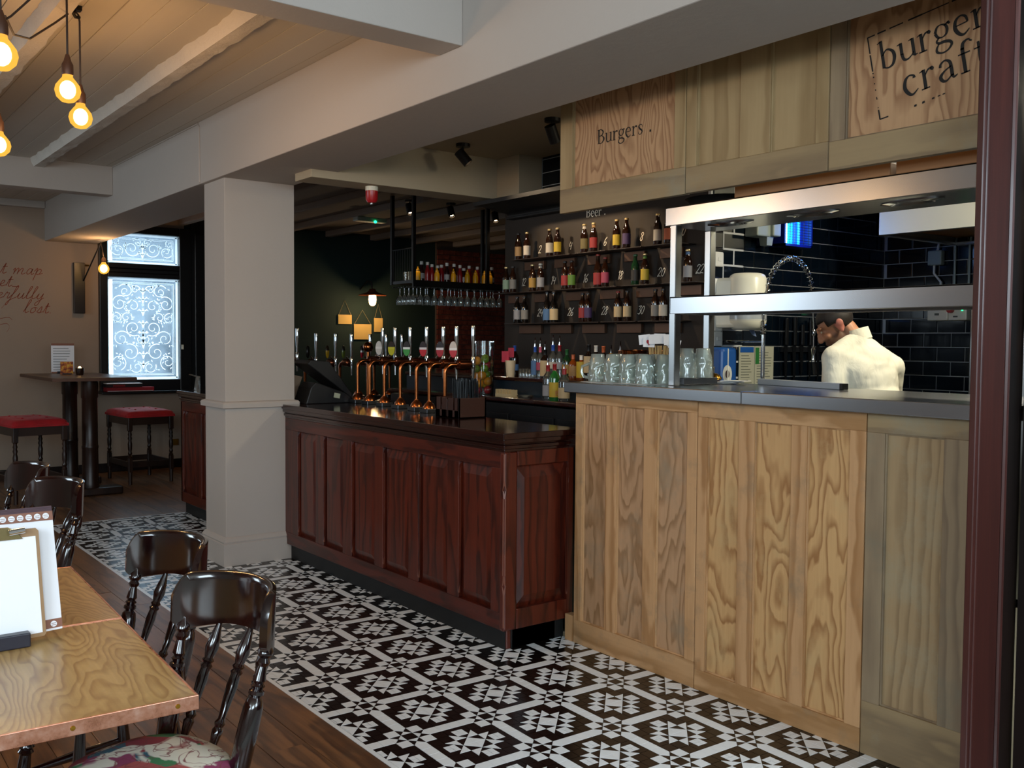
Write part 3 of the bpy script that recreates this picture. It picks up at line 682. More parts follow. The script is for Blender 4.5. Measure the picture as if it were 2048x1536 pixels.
# ------------------------------------------------------------------ gantry over the pass
g = thing('pass_gantry', 'two tier stainless steel heated gantry over the kitchen pass', 'gantry', (3.6, 2.4, 1.397))
mb = MB().box(3.45, 3.457, 1.535, 3.273, 2.178, 2.268).box(3.45, 3.80, 1.535, 3.273, 2.26, 2.268).box(3.457, 3.80, 1.535, 3.27, 2.178, 2.186).box(3.793, 3.80, 1.535, 3.27, 2.178, 2.268).box(3.45, 3.80, 3.266, 3.273, 2.178, 2.268)
mb.build('top_shelf', 'steel', g, bev=.002)
mb = MB().box(3.45, 3.457, 1.535, 3.235, 1.748, 1.831).box(3.45, 3.80, 1.535, 3.235, 1.823, 1.831).box(3.793, 3.80, 1.535, 3.235, 1.748, 1.831).box(3.457, 3.475, 1.535, 3.235, 1.748, 1.754).box(3.45, 3.80, 3.228, 3.235, 1.748, 1.831)
mb.build('middle_shelf', 'steel', g, bev=.002)
for x, y in ((3.452, 3.20), (3.76, 3.25)):
    mb = MB().box(x, x+.042, y, y+.04, 1.397, 2.18); mb.build('post', 'steel_plain', g, bev=.004)
plain('reflector', 'c9ccd0', .12, 1)
for y in (2.975, 2.52, 2.06):
    mb = MB().lathe((3.58, y, 2.179), [(.06, 0), (.062, -.006), (.045, -.012), (.03, .003)], 20); o = mb.build('heat_lamp', 'reflector', g, smooth=True)
    o.scale = (.8, 2.2, 1); o.location = ((3.58-3.6), (y-2.4)-(y-2.4)*2.2+0, 0); o.location = (-.02*.2, (y-2.4)*(1-2.2), 0)
mb = MB().box(3.54, 3.79, 3.215, 3.265, 1.40, 1.433); mb.build('low_shelf', 'steel_dark', g, bev=.002)
# ------------------------------------------------------------------ hanging sign boards made of old doors
ink = plain('ink_black', '16120f', .8); chalk = plain('chalk', 'e8e2d2', .9)
s1 = thing('sign_board', 'hanging old door board lettered Burgers under the white beam', 'sign', (3.33, 3.5, 2.295), 'old door boards above the pass')
XB = 3.325
door(s1, 3.035, 3.925, 2.295, 2.985, [(3.828, 3.104)], 2.419, 2.96, 'sign_panel_plain', 'sign_panel', 'pine_rail_grey', x=XB)
mb = MB(); text(mb, 'Burgers', SERIF, (XB+.0155, 3.65, 2.622), (0, -1, 0), (0, 0, 1), .105)
text(mb, '.', SERIF, (XB+.0155, 3.29, 2.622), (0, -1, 0), (0, 0, 1), .11); mb.build('lettering', ink, s1)
s2 = thing('sign_board', 'plain hanging old door board with two panels between the lettered ones', 'sign', (3.33, 2.65, 2.295), 'old door boards above the pass')
door(s2, 2.278, 3.03, 2.297, 2.985, [(2.969, 2.72), (2.56, 2.336)], 2.413, 2.96, 'sign_panel_plain', 'sign_panel_plain', 'pine_rail_grey', x=XB)
s3 = thing('sign_board', 'hanging old door board stencilled burger craft next to red post', 'sign', (3.33, 1.9, 2.295), 'old door boards above the pass')
door(s3, 1.535, 2.272, 2.295, 2.985, [(2.203, 1.56)], 2.409, 2.96, 'pine_frame_grey', 'sign_panel', 'pine_rail_grey', x=XB)
mb = MB(); an = radians(10.4); uu = (0, -cos(an), sin(an)); vv = (0, sin(an), cos(an)); xx = XB+.0155
text(mb, 'burger', SERIF, (xx, 2.062, 2.645), uu, vv, .155); text(mb, 'craft', SERIF, (xx, 1.965, 2.524), uu, vv, .163, track=.022)
def dash(y0, z0, y1, z1, w): mb.add([(xx-.0012, y0, z0-w/2), (xx-.0012, y1, z1-w/2), (xx-.0012, y1, z1+w/2), (xx-.0012, y0, z0+w/2)], [(0, 1, 2, 3)])
def dashv(y0, z0, y1, z1, w): mb.add([(xx-.0012, y0-w/2, z0), (xx-.0012, y0+w/2, z0), (xx-.0012, y1+w/2, z1), (xx-.0012, y1-w/2, z1)], [(0, 1, 2, 3)])
zt = lambda y: 2.783+(2.121-y)*.145
for a, b, w in ((2.121, 2.09, .005), (2.08, 2.045, .006), (2.03, 1.975, .005), (1.955, 1.90, .006), (1.90, 1.80, .004), (1.79, 1.74, .006)): dash(a, zt(a), b, zt(b), w)
yl = lambda z: 2.121-(2.783-z)*.19
for a, b, w in ((2.785, 2.72, .005), (2.715, 2.65, .006), (2.645, 2.64, .005), (2.63, 2.625, .005), (2.605, 2.60, .004), (2.58, 2.575, .004), (2.55, 2.54, .004), (2.51, 2.507, .004), (2.50, 2.462, .006)): dashv(yl(a), a, yl(b), b, w)
dash(2.06, 2.463, 2.026, 2.468, .005)
for y, w in ((1.918, .008), (1.887, .008), (1.85, .006), (1.828, .004), (1.81, .004)): dash(y+.005, 2.487+(1.916-y)*.2, y-.005, 2.489+(1.916-y)*.2, w)
mb.build('lettering', ink, s3)
# ------------------------------------------------------------------ bottle wall
bw = thing('bottle_board', 'brown painted board behind the numbered beer shelves, lettered Beer', 'board', (4.5, 4.9, 1.36))
MB().box(4.495, 4.549, 3.842, 5.96, 1.352, 2.66).build('board', 'board_brown', bw)
mb = MB()
DIG = {'2': (5.527, 2.298), '4': (5.181, 2.3), '6': (4.818, 2.301), '8': (4.468, 2.305), '10': (4.1, 2.309), '12': (5.708, 2.063), '14': (5.358, 2.061), '16': (5.005, 2.059), '18': (4.655, 2.062), '20': (4.283, 2.063), '22': (3.958, 2.065), '24': (5.513, 1.828), '26': (5.167, 1.827), '28': (4.81, 1.828), '30': (4.459, 1.825)}
for s, (y, z) in DIG.items(): text(mb, s, HAND, (4.495, y+.022*len(s), z-.028), (0, -1, 0), (0, 0, 1), .082, slant=.15, track=-.05 if len(s) > 1 else 0)
mb.build('numbers', 'chalk', bw); mb = MB(); text(mb, 'Beer', SERIF, (4.495, 5.02, 2.484), (0, -1, 0), (0, 0, 1), .088); text(mb, '.', SERIF, (4.495, 4.84, 2.484), (0, -1, 0), (0, 0, 1), .09); mb.build('lettering', 'chalk', bw)
co = thing('cornice', 'heavy black moulded cornice above the beer shelves', 'cornice', (4.4, 5.3, 2.56))
pf = [(4.555, 2.56), (4.44, 2.56)]+spl([(4.44, 2.575), (4.425, 2.59), (4.38, 2.60), (4.33, 2.615), (4.28, 2.632), (4.225, 2.638)], 4)+[(4.205, 2.64), (4.20, 2.668), (4.555, 2.668)]
q0 = [(x, 5.80+(4.555-x)*.5, z) for x, z in pf]; q1 = [(x, 3.95, z) for x, z in pf]; n_ = len(pf); mb = MB()
mb.add(q0+q1, [(k, (k+1) % n_, n_+(k+1) % n_, n_+k) for k in range(n_)]+[tuple(range(n_)), tuple(range(2*n_-1, n_-1, -1))]); mb.build('moulding', 'cornice_black', co, smooth=True, ang=30)
MB().box(4.42, 4.555, 3.95, 5.86, 2.545, 2.562).build('fillet', 'cornice_black', co, bev=.004)
plain('shelf_metal', '2a211c', .45, .3); plain('bracket_copper', '6d4f3d', .4, .6, var=.3)
def shelf(y0, y1, z, by0, by1, label):
    r = thing('bottle_shelf', label, 'shelf', (4.42, (y0+y1)/2, z), 'numbered beer shelves')
    MB().box(4.345, 4.495, y0, y1, z-.006, z).build('plate', 'shelf_metal', r, bev=.001); MB().box(4.468, 4.492, by0, by1, z-.075, z-.012).build('bracket', 'bracket_copper', r, bev=.002)
N1 = [(5.36, 5.70, '2'), (5.02, 5.35, '4'), (4.66, 4.99, '6'), (4.33, 4.625, '8'), (4.0, 4.30, '10')]
PL = ('at far end', 'second from far end', 'third from far end', 'second from near end', 'at near end, behind the gantry post', 'at near end, seen between the gantry posts')
for (a, b, n), q in zip(N1, (0, 1, 2, 3, 4)): shelf(a, b, 2.222, a+.09, b-.02, 'small metal beer shelf in the top row, '+PL[q])
for (a, b), q in zip(((5.62, 5.90), (5.27, 5.58), (4.90, 5.22), (4.55, 4.86), (4.2, 4.51), (3.87, 4.15)), ('at far end', 'second from far end', 'third from far end', 'under the two red labelled beers', 'under green and yellow labelled beers', 'under the lone bottle between gantry posts')): shelf(a, b, 1.98, a+.06, b-.02, 'small metal beer shelf in the middle row, '+q)
for (a, b), q in zip(((5.41, 5.77), (5.07, 5.40), (4.72, 5.05), (4.37, 4.70), (4.03, 4.35)), ('at far end', 'under the two tall black bottles', 'under red and purple labelled beers', 'under the two cream labelled beers', 'at near end beside the steel post')): shelf(a, b, 1.748, a+.07, b-.03, 'small metal beer shelf in the bottom row, '+q)
def gcol(name, h, tr, rough=.06):
    t = NT(name); t.set(hx(h), rough, 0, Transmission_Weight=tr, Specular_IOR_Level=.6); t.b.inputs['IOR'].default_value = 1.3; return M[name]
plain('beer_brown', '1d0c05', .06, Specular_IOR_Level=.7, Coat_Weight=.3); plain('beer_black', '0a0706', .06, Specular_IOR_Level=.7); plain('beer_green', '12301a', .06, Specular_IOR_Level=.7)
LC = {'white': 'd8cfc0', 'cream': 'd3bb90', 'pale green': 'a9c2a0', 'red': '9c2424', 'yellow': 'd0b12c', 'purple': '4a3566', 'orange': 'b4562e', 'grey': '8f8c86', 'tan': 'b58f5c', 'silver': 'a3a3a8', 'green': '5f8a2e', 'blue': '4c76a8', 'black': '23201f', 'olive': '6e6234', 'gold': 'b08a3a', 'pink': 'b0435e'}
for k, h in LC.items(): plain('label_'+k, tuple(q*.72 for q in hx(h)[:3])+(1,), .6, var=.3)
plain('cap_gold', 'c4ab78', .3, .7); plain('cap_black', '1a1513', .4); plain('cap_red', '8e2a1c', .4); plain('cap_white', 'd9d2c2', .4); plain('cap_green', '2c5a34', .4); plain('cap_blue', '27478f', .4)
BEER = [(.0255, 0), (.027, .004), (.027, .118), (.025, .132), (.017, .152), (.0125, .168), (.0118, .193), (.0135, .194), (.0135, .199), (.011, .2)]
TALL = [(.03, 0), (.031, .004), (.031, .105), (.027, .135), (.016, .165), (.0135, .2), (.013, .215), (.015, .216), (.015, .224), (.012, .225)]
def bottle(prof, glassm, labelm, capm, lab=(.03, .1), neck=None, lname='label'):
    r = thing('beer_bottle', 'x', 'bottle'); gl_ = MB().lathe((0, 0, 0), prof, 14).build('glass', glassm, r, smooth=True)
    R0 = max(p[0] for p in prof)+.0006
    mb = MB().lathe((0, 0, 0), [(R0, lab[0]), (R0, lab[1])], 14, cap=False); mb.build('paper_label', labelm, gl_, smooth=True)
    h = prof[-1][1]; rr = prof[-3][0]
    MB().lathe((0, 0, 0), [(rr+.001, h-.011), (rr+.002, h-.006), (rr+.001, h), (rr*.7, h+.002)], 12).build('cap', capm, r, smooth=True)
    if neck: MB().lathe((0, 0, 0), [(prof[5][0]+.0012, prof[5][1]), (prof[6][0]+.001, prof[6][1]-.008)], 12, cap=False).build('neck_label', neck, gl_, smooth=True)
    return r
# y, z, glass, label colour, cap, neck label, tall, description
BE = [(5.675, 2.222, 'b', 'tan', 'black', 0, 0, 'left of painted 2 on the top row, tan label'), (5.571, 2.222, 'b', 'white', 'gold', 0, 0, 'nearest painted 2 on the top row, big white label'),
 (5.309, 2.222, 'b', 'white', 'gold', 0, 0, 'first of the pair between painted 2 and 4, white label'), (5.22, 2.222, 'b', 'yellow', 'gold', 0, 0, 'beside painted 4 on the top row, yellow label'),
 (4.934, 2.222, 'b', 'olive', 'gold', 'white', 0, 'first of the pair left of painted 6, olive label'), (4.84, 2.222, 'b', 'red', 'gold', 'tan', 0, 'beside painted 6 on the top row, red label'),
 (4.613, 2.222, 'b', 'yellow', 'gold', 0, 0, 'between painted 6 and 8, bright yellow shield label'), (4.521, 2.222, 'b', 'purple', 'gold', 0, 0, 'beside painted 8 on the top row, purple label'),
 (4.241, 2.222, 'b', 'white', 'gold', 0, 0, 'between painted 8 and 10, large white label'), (4.15, 2.222, 'b', 'orange', 'gold', 0, 0, 'behind the steel post on the top row, orange and white label'),
 (5.824, 1.98, 'b', 'pale green', 'gold', 0, 0, 'at far end of the middle row, pale green label'), (5.74, 1.98, 'b', 'grey', 'black', 0, 0, 'left of painted 12 on the middle row, grey label'),
 (5.503, 1.98, 'b', 'gold', 'gold', 0, 0, 'right of painted 12, gold label'), (5.41, 1.98, 'b', 'silver', 'white', 'white', 0, 'left of painted 14, silver label and pale neck'),
 (5.136, 1.98, 'b', 'red', 'black', 0, 0, 'right of painted 14, plain red label'), (5.064, 1.98, 'b', 'green', 'black', 0, 0, 'left of painted 16, green label'),
 (4.793, 1.98, 'b', 'red', 'red', 0, 1, 'right of painted 16, wide red label and red cap'), (4.721, 1.98, 'b', 'pink', 'red', 0, 0, 'left of painted 18, pinkish red label'),
 (4.437, 1.98, 'g', 'black', 'green', 0, 0, 'in green glass right of painted 18'), (4.349, 1.98, 'b', 'yellow', 'gold', 'green', 0, 'left of painted 20, yellow label and green neck'),
 (3.985, 1.98, 'b', 'silver', 'gold', 'blue', 0, 'alone left of painted 22, silver label and blue neck'),
 (5.684, 1.748, 'k', 'silver', 'black', 0, 0, 'dark, first left of painted 24 on the bottom row'), (5.594, 1.748, 'k', 'grey', 'black', 0, 0, 'dark, beside painted 24 on the bottom row'),
 (5.33, 1.748, 'k', 'blue', 'black', 0, 1, 'tall and black, just right of painted 24'), (5.254, 1.748, 'k', 'cream', 'black', 0, 1, 'tall and black with big cream label, left of painted 26'),
 (4.945, 1.748, 'b', 'red', 'black', 0, 0, 'right of painted 26, red label'), (4.888, 1.748, 'b', 'purple', 'black', 0, 0, 'left of painted 28, purple label'),
 (4.593, 1.748, 'b', 'cream', 'red', 0, 0, 'right of painted 28, cream label and red cap'), (4.506, 1.748, 'b', 'cream', 'black', 0, 0, 'left of painted 30, cream label and dark cap'),
 (4.253, 1.748, 'b', 'grey', 'black', 0, 0, 'right of painted 30, grey banded label'), (4.185, 1.748, 'b', 'white', 'black', 0, 0, 'at near end of the bottom row, pale oval label')]
GL = {'b': 'beer_brown', 'k': 'beer_black', 'g': 'beer_green'}; protoB = {}
for y, z, gl, lc, cp, nk, tl, d in BE:
    key = (bool(nk), tl); ms = {'glass': GL[gl], 'paper_label': 'label_'+lc, 'cap': 'cap_'+cp}
    if nk: ms['neck_label'] = 'label_'+nk
    if key not in protoB:
        r = bottle(TALL if tl else BEER, GL[gl], 'label_'+lc, 'cap_'+cp, (.02, .1) if tl else (.03, .1), ('label_'+nk) if nk else None)
        protoB[key] = r; r.location = (4.405, y, z); r['label'] = 'beer bottle, '+d; r['group'] = 'bottled beers on the wall shelves'
    else: dup(protoB[key], (4.405, y, z), R.random(), 'beer bottle, '+d, 'bottled beers on the wall shelves', ms)
# ------------------------------------------------------------------ spirits on the back counter
glass('clear_glass', (.86, .9, .9, 1), diff=.06); plain('amber_spirit', '6a300c', .06, Specular_IOR_Level=.7); plain('pale_spirit', 'a89272', .06, Specular_IOR_Level=.7); plain('dark_spirit', '150b07', .06, Specular_IOR_Level=.7)
plain('pourer', 'cfd2d4', .15, 1); plain('neck_red', '8e2024', .35); plain('neck_blue', '2b4fa0', .3); plain('neck_gold', 'b98b3c', .3, .6); plain('neck_black', '0e0c0c', .35); plain('neck_pink', 'c05b70', .35); plain('neck_white', 'd8d2c6', .35); plain('neck_orange', 'b4572c', .35); plain('neck_copper', 'b98060', .25, .8); plain('neck_green', '1f5a2c', .35)
def spirit(label, y, x, z, h, r, glassm, labm, labz, neckm, pour, sq=False, lcol=None):
    t = thing('spirit_bottle', label, 'bottle', (x, y, z), 'spirits on the back counter'); hb = h*(.78 if pour else .92)
    pr = [(r*.95, 0), (r, .006), (r, hb*.6), (r*.88, hb*.68), (r*.42, hb*.78), (r*.36, hb*.82)]
    MB().lathe((x, y, z), pr, 4 if sq else 14, mod=None).build('glass', glassm, t, smooth=not sq); gl_ = t.children[0]
    MB().lathe((x, y, z), [(r*.37, hb*.82), (r*.37, hb*.97), (r*.42, hb*.98), (r*.4, hb)], 12).build('neck_capsule', neckm, t, smooth=True)
    MB().lathe((x, y, z), [(r*1.012, labz[0]*hb), (r*1.012, labz[1]*hb)], 4 if sq else 14, cap=False).build('paper_label', labm, gl_, smooth=not sq)
    if pour: MB().tube([(x, y, z+hb), (x, y, z+hb+.02), (x-.003, y-.004, z+h-.015), (x-.01, y-.012, z+h)], [.007, .005, .004, .003], 6).build('pourer', 'pourer', t, smooth=True)
    return t
SP = [('clear bottle with blue label and neck at far end of the spirits', 5.334, 'clear_glass', 'label_blue', (.1, .55), 'neck_blue', 1, .288, .03), ('clear bottle with red lettered label beside the blue one', 5.275, 'clear_glass', 'label_pink', (.25, .5), 'neck_pink', 1, .287, .029),
 ('dark rum bottle with cream label and black oval', 5.221, 'dark_spirit', 'label_cream', (.08, .62), 'neck_black', 1, .262, .035), ('clear bottle with dark blue neck and steel pourer', 5.133, 'clear_glass', 'label_white', (.3, .5), 'neck_blue', 1, .306, .036),
 ('clear bottle with red neck behind the tall clear one', 5.062, 'clear_glass', 'label_silver', (.3, .5), 'neck_red', 1, .303, .034), ('dark green bottle between the clear bottles and whiskies', 4.985, 'beer_green', 'label_gold', (.2, .5), 'neck_green', 0, .225, .032),
 ('amber whisky bottle with orange cap behind the clear one with paper label', 4.918, 'amber_spirit', 'label_tan', (.15, .55), 'neck_orange', 0, .187, .032), ('amber whisky bottle with yellow label and cream cap', 4.834, 'amber_spirit', 'label_yellow', (.1, .75), 'neck_white', 0, .183, .034),
 ('dark whisky bottle with cream label and black cap', 4.76, 'dark_spirit', 'label_cream', (.22, .68), 'neck_black', 0, .263, .034), ('dark whisky bottle with cream label and white cap', 4.688, 'dark_spirit', 'label_cream', (.12, .68), 'neck_white', 0, .257, .034),
 ('dark whisky bottle with orange cap beside the glass mugs', 4.615, 'dark_spirit', 'label_cream', (.1, .55), 'neck_orange', 0, .253, .033), ('bottle with gold neck and pourer behind the glass mugs', 4.542, 'amber_spirit', 'label_gold', (.1, .5), 'neck_gold', 1, .24, .033),
 ('bottle with copper neck and tall pourer behind the glass mugs', 4.457, 'clear_glass', 'label_tan', (.1, .5), 'neck_copper', 1, .266, .033)]
for lb, y, gm, lm, lz, nk, po, h, r in SP: spirit(lb, y, 4.30, 1.352, h, r, gm, lm, lz, nk, po)
spirit('tall clear bottle with red and silver label on the lower back counter', 4.995, 4.14, 1.215, .305, .036, 'clear_glass', 'label_silver', (.12, .42), 'neck_red', 1)
jb = spirit('green whisky bottle with yellow label lettered JB and red cap', 4.90, 4.12, 1.215, .27, .036, plain('whisky_green', '1c5a26', .06, Specular_IOR_Level=.7), 'label_yellow', (.1, .5), 'neck_red', 0)
mb = MB(); an = atan2(-.609, .793)
text(mb, 'B', SERIF, (4.12-.037*.75+.01, 4.90-.037*.75, 1.25), (.6, -.8, 0), (0, 0, 1), .05); mb.build('lettering', 'neck_red', jb)
spirit('clear bottle with red neck and cream paper label at front of back counter', 4.80, 4.12, 1.215, .28, .04, 'clear_glass', 'label_cream', (.1, .42), 'neck_red', 1)
# shot glasses
pg = None
for k in range(7):
    y = 5.50-k*.036; lb = ('first', 'second', 'third', 'fourth', 'fifth', 'sixth', 'seventh')[k]+' small shot glass from the far end of the row on the bottle ledge'
    if pg is None:
        pg = thing('shot_glass', lb, 'glass', (4.30, y, 1.352), 'row of upturned shot glasses'); MB().lathe((4.30, y, 1.352), [(.017, 0), (.0165, .02), (.013, .06), (.011, .062)], 10).build('bowl', 'clear_glass', pg, smooth=True)
    else: dup(pg, (4.30, y, 1.352), 0, lb)
# wooden slotted box and bits
wbx = thing('menu_box', 'small slotted pale wooden box on the lower back counter', 'box', (4.15, 5.47, 1.215))
mb = MB().box(4.12, 4.18, 5.38, 5.57, 1.215, 1.235)
for k in range(6): mb.box(4.122, 4.178, 5.382+k*.036, 5.39+k*.036, 1.235, 1.265)
mb.build('rack', plain('pale_wood', 'b8a67e', .6, var=.2), wbx)
dsh = thing('glass_dish', 'low glass ashtray lying on the lower back counter', 'dish', (4.16, 5.27, 1.215)); MB().lathe((4.16, 5.27, 1.215), [(.05, 0), (.06, .018), (.052, .018), (.045, .006), (.0, .006)], 16).build('bowl', 'clear_glass', dsh, smooth=True)
# fruit vase
fv = thing('fruit_vase', 'tall clear glass vase filled with citrus fruit and apples', 'vase', (4.125, 5.73, 1.215))
MB().lathe((4.125, 5.73, 1.215), [(.075, 0), (.078, .01), (.083, .40)], 20, cap=False).build('wall', glass('vase_glass', (.93, .96, .96, 1), diff=.01), fv, smooth=True); MB().lathe((4.125, 5.73, 1.215), [(.075, 0), (.075, .012)], 20).build('base', 'vase_glass', fv)
plain('orange_skin', 'd98a14', .45, var=.1); plain('apple_red', '9c1a20', .3, var=.3); plain('lime_green', '6f8f1e', .35, var=.25); plain('lemon_skin', 'd9b02a', .4)
FR = [(-.03, .03, .05, 'r'), (.03, -.03, .05, 'r'), (-.04, .0, .098, 'o'), (.035, .035, .1, 'y'), (.02, -.045, .115, 'o'), (-.04, .035, .15, 'o'), (-.035, -.03, .16, 'o'), (.035, .0, .165, 'g'), (-.04, .04, .205, 'g'), (-.02, -.045, .21, 'g'), (.035, .03, .215, 'g'), (.02, -.02, .235, 'r'), (-.035, .04, .265, 'o'), (-.01, -.04, .275, 'g'), (.035, .02, .285, 'g')]
FN = {'r': ('red apple', 'apple_red', 'apple'), 'o': ('orange', 'orange_skin', 'orange'), 'g': ('green lime', 'lime_green', 'lime'), 'y': ('yellow lemon', 'lemon_skin', 'lemon')}
for k, (a, b, z, c) in enumerate(FR):
    n, m, cat = FN[c]; pos = (4.125+a*.9, 5.73+b*.9, 1.232+z-.03); rr = .033 if c in 'ry' else .034 if c == 'o' else .03
    o = MB().ball((0, 0, 0), rr, rr, rr*(1.12 if c == 'y' else .96), 14, 9).build(cat, m, None, smooth=True); o.location = pos
    hh = ('lowest', 'second lowest', 'third lowest', 'fourth lowest', 'fifth lowest', 'sixth lowest', 'seventh lowest')[sum(1 for q in FR[:k] if q[3] == c)]
    tag(o, '%s of the %s in the clear fruit vase, counting upward' % (hh, {'r': 'red apples', 'o': 'oranges', 'g': 'green limes', 'y': 'lemons'}[c]), cat, 'fruit in the glass vase')
# bottle and pink bits beyond the vase
spirit('bottle with blue neck standing behind the fruit vase', 5.60, 4.32, 1.352, .25, .03, 'dark_spirit', 'label_blue', (.2, .4), 'neck_blue', 0)
pk = thing('napkin_bundle', 'bundle of pink paper straws and napkins behind the fruit vase', 'napkins', (4.28, 5.55, 1.352))
MB().cbox((4.26, 5.63, 1.50), (.02, .06, .08), .4).cbox((4.27, 5.58, 1.53), (.02, .07, .07), -.3).build('napkin', plain('pink_paper', 'a83048', .7), pk); MB().lathe((4.28, 5.60, 1.352), [(.03, 0), (.04, .12)], 12).build('cup', plain('cream_cup', 'c9b898', .5), pk, smooth=True)
# ------------------------------------------------------------------ beer taps
def badge_mat(name, top, mid, bot):
    t = NT(name); tc = t.N('TexCoord'); sp = t.N('SeparateXYZ'); t.L(tc.outputs['Generated'], sp.inputs[0])
    r = t.ramp(sp.outputs[2], [(.0, hx(bot)), (.44, hx(bot)), (.45, hx(mid)), (.58, hx(mid)), (.59, hx(top)), (1, hx(top))]); r.node.color_ramp.interpolation = 'CONSTANT'
    t.set(r, .25); return M[name]
for n, a, b, c in (('white', 'c9c6c2', 'dcdad6', 'c4c0ba'), ('yellow', '2b211c', 'c5bd3a', 'b9b227'), ('green', '2a2a2c', 'dfe3dc', '3f8f47'), ('red', '2c2326', 'd8cfcf', 'b3202c'), ('maroon', '282024', 'e0d8d8', 'a51b2a'), ('pale', 'c9b9ae', 'e4dcd6', 'b5242c'), ('black', '15110f', '201a17', '15110f'), ('olive', '1b1a16', '5c6a2a', '5c6a2a'), ('gold', '2a1d10', 'b08a1e', 'b08a1e')): badge_mat('badge_'+n, a, b, c)
tap0 = thing('beer_tap', 'x', 'beer tap', (0, 0, 0), 'copper beer taps along the front bar')
MB().box(-.045, .045, -.045, .045, 0, .028).build('base_block', 'steel_dark', tap0, bev=.003)
MB().lathe((0, 0, .028), [(.042, 0), (.04, .012), (.03, .03), (.016, .042), (.014, .05)], 16).build('dome', 'copper', tap0, smooth=True)
pts = [(0, 0, .07), (0, 0, .27)]+[(.05-.05*cos(a), 0, .27+.05*sin(a)) for a in (.3, .6, .9, 1.2, 1.57)]+[(.10, 0, .32)]
MB().tube(pts, [.011, .0125]+[.0135]*6, 12).build('column', 'copper', tap0, smooth=True)
MB().lathe((.085, 0, .32), [(.02, 0), (.034, .01), (.036, .05), (.034, .095), (.02, .105)], 16, (1, 0, 0)).build('barrel', plain('copper_dark', '5c2f1a', .18, .9), tap0, smooth=True)
MB().rod((.185, 0, .32), (.225, 0, .32), .009).lathe((.215, 0, .345), [(.012, -.05), (.015, -.04), (.014, .02), (.009, .03)], 12).build('valve', 'chrome', tap0, smooth=True); vlv = tap0.children[-1]
MB().lathe((.215, 0, .295), [(.011, 0), (.009, -.03), (.006, -.08)], 10).build('spout', 'chrome', vlv, smooth=True)
MB().lathe((.215, 0, .37), [(.008, 0), (.009, .05), (.013, .12), (.0145, .195), (.013, .2)], 14).build('handle', 'chrome', tap0, smooth=True)
nd = Vector((-.75, -.66, 0)); ex = Vector((.66, -.75, 0)); mb = MB(); vs = []
for dd, k in ((0, .9), (.006, 1), (.012, .95)):
    for q in range(24): vs.append(Vector((.175, -.03, .415))+nd*(.02+dd)+ex*(.027*k*cos(2*pi*q/24))+Vector((0, 0, .055*k*sin(2*pi*q/24))))
mb.add(vs, [(j*24+q, j*24+(q+1) % 24, (j+1)*24+(q+1) % 24, (j+1)*24+q) for j in (0, 1) for q in range(24)]+[tuple(range(48, 72)), tuple(range(23, -1, -1))])
bdg = mb.build('badge', 'badge_white', tap0, smooth=True); MB().rod((.15, 0, .35), (.16, -.02, .375), .006).build('badge_stem', 'chrome', bdg)
TB = ((3.462, 6.40, 'white', 'white oval badge, first from the black till'), (3.455, 6.20, 'yellow', 'yellow badge with dark top'), (3.44, 5.96, 'green', 'green badge with dark top'), (3.42, 5.705, 'red', 'red and black badge, left one of two'), (3.40, 5.46, 'maroon', 'red and black badge, right one of two'), (3.375, 5.262, 'pale', 'pale badge with red lower half'), (3.325, 5.0, None, 'no badge, behind the wooden straw box'))
for k, (x, y, bd, d) in enumerate(TB):
    lb = 'copper swan neck beer tap with '+d; ps = (x-.02, y, 1.14)
    if k == 0: tap0.location = ps; tap0['label'] = lb; t_ = tap0
    else: t_ = dup(tap0, ps, 0, lb, None, {'badge': 'badge_'+(bd or 'black')})
    if not bd:
        for c in list(t_.children):
            if c.name.startswith('badge'):
                for q in list(c.children): bpy.data.objects.remove(q)
                bpy.data.objects.remove(c)
for x, bd, d in ((3.37, 'pale', 'beside the white pillar, pale and red badge'), (3.54, 'black', 'second from the white pillar, black badge'), (3.72, 'gold', 'with golden yellow badge'), (3.87, 'olive', 'with olive green badge'), (4.05, 'maroon', 'beside the copper ball font, red badge'), (4.21, 'white', 'behind the first two front taps, white badge'), (4.37, 'black', 'at near end of the far row, black badge')):
    dup(tap0, (x, 7.52, 1.14 if x < 3.5 else 1.10), -pi/2, 'dim beer tap on the far counter, '+d, 'beer taps on the far return counter', {'badge': 'badge_'+bd})
gf = thing('globe_font', 'polished copper ball font among the beer taps', 'beer font', (4.0, 7.25, 1.10))
MB().rod((4.0, 7.25, 1.10), (4.0, 7.25, 1.53), .016, 12).build('column', 'copper', gf, smooth=True); MB().ball((4.0, 7.25, 1.557), .045, nu=20, nv=12).build('ball', 'copper', gf, smooth=True); MB().lathe((4.0, 7.25, 1.10), [(.05, 0), (.045, .02), (.016, .04)], 16).build('foot', 'copper', gf, smooth=True)
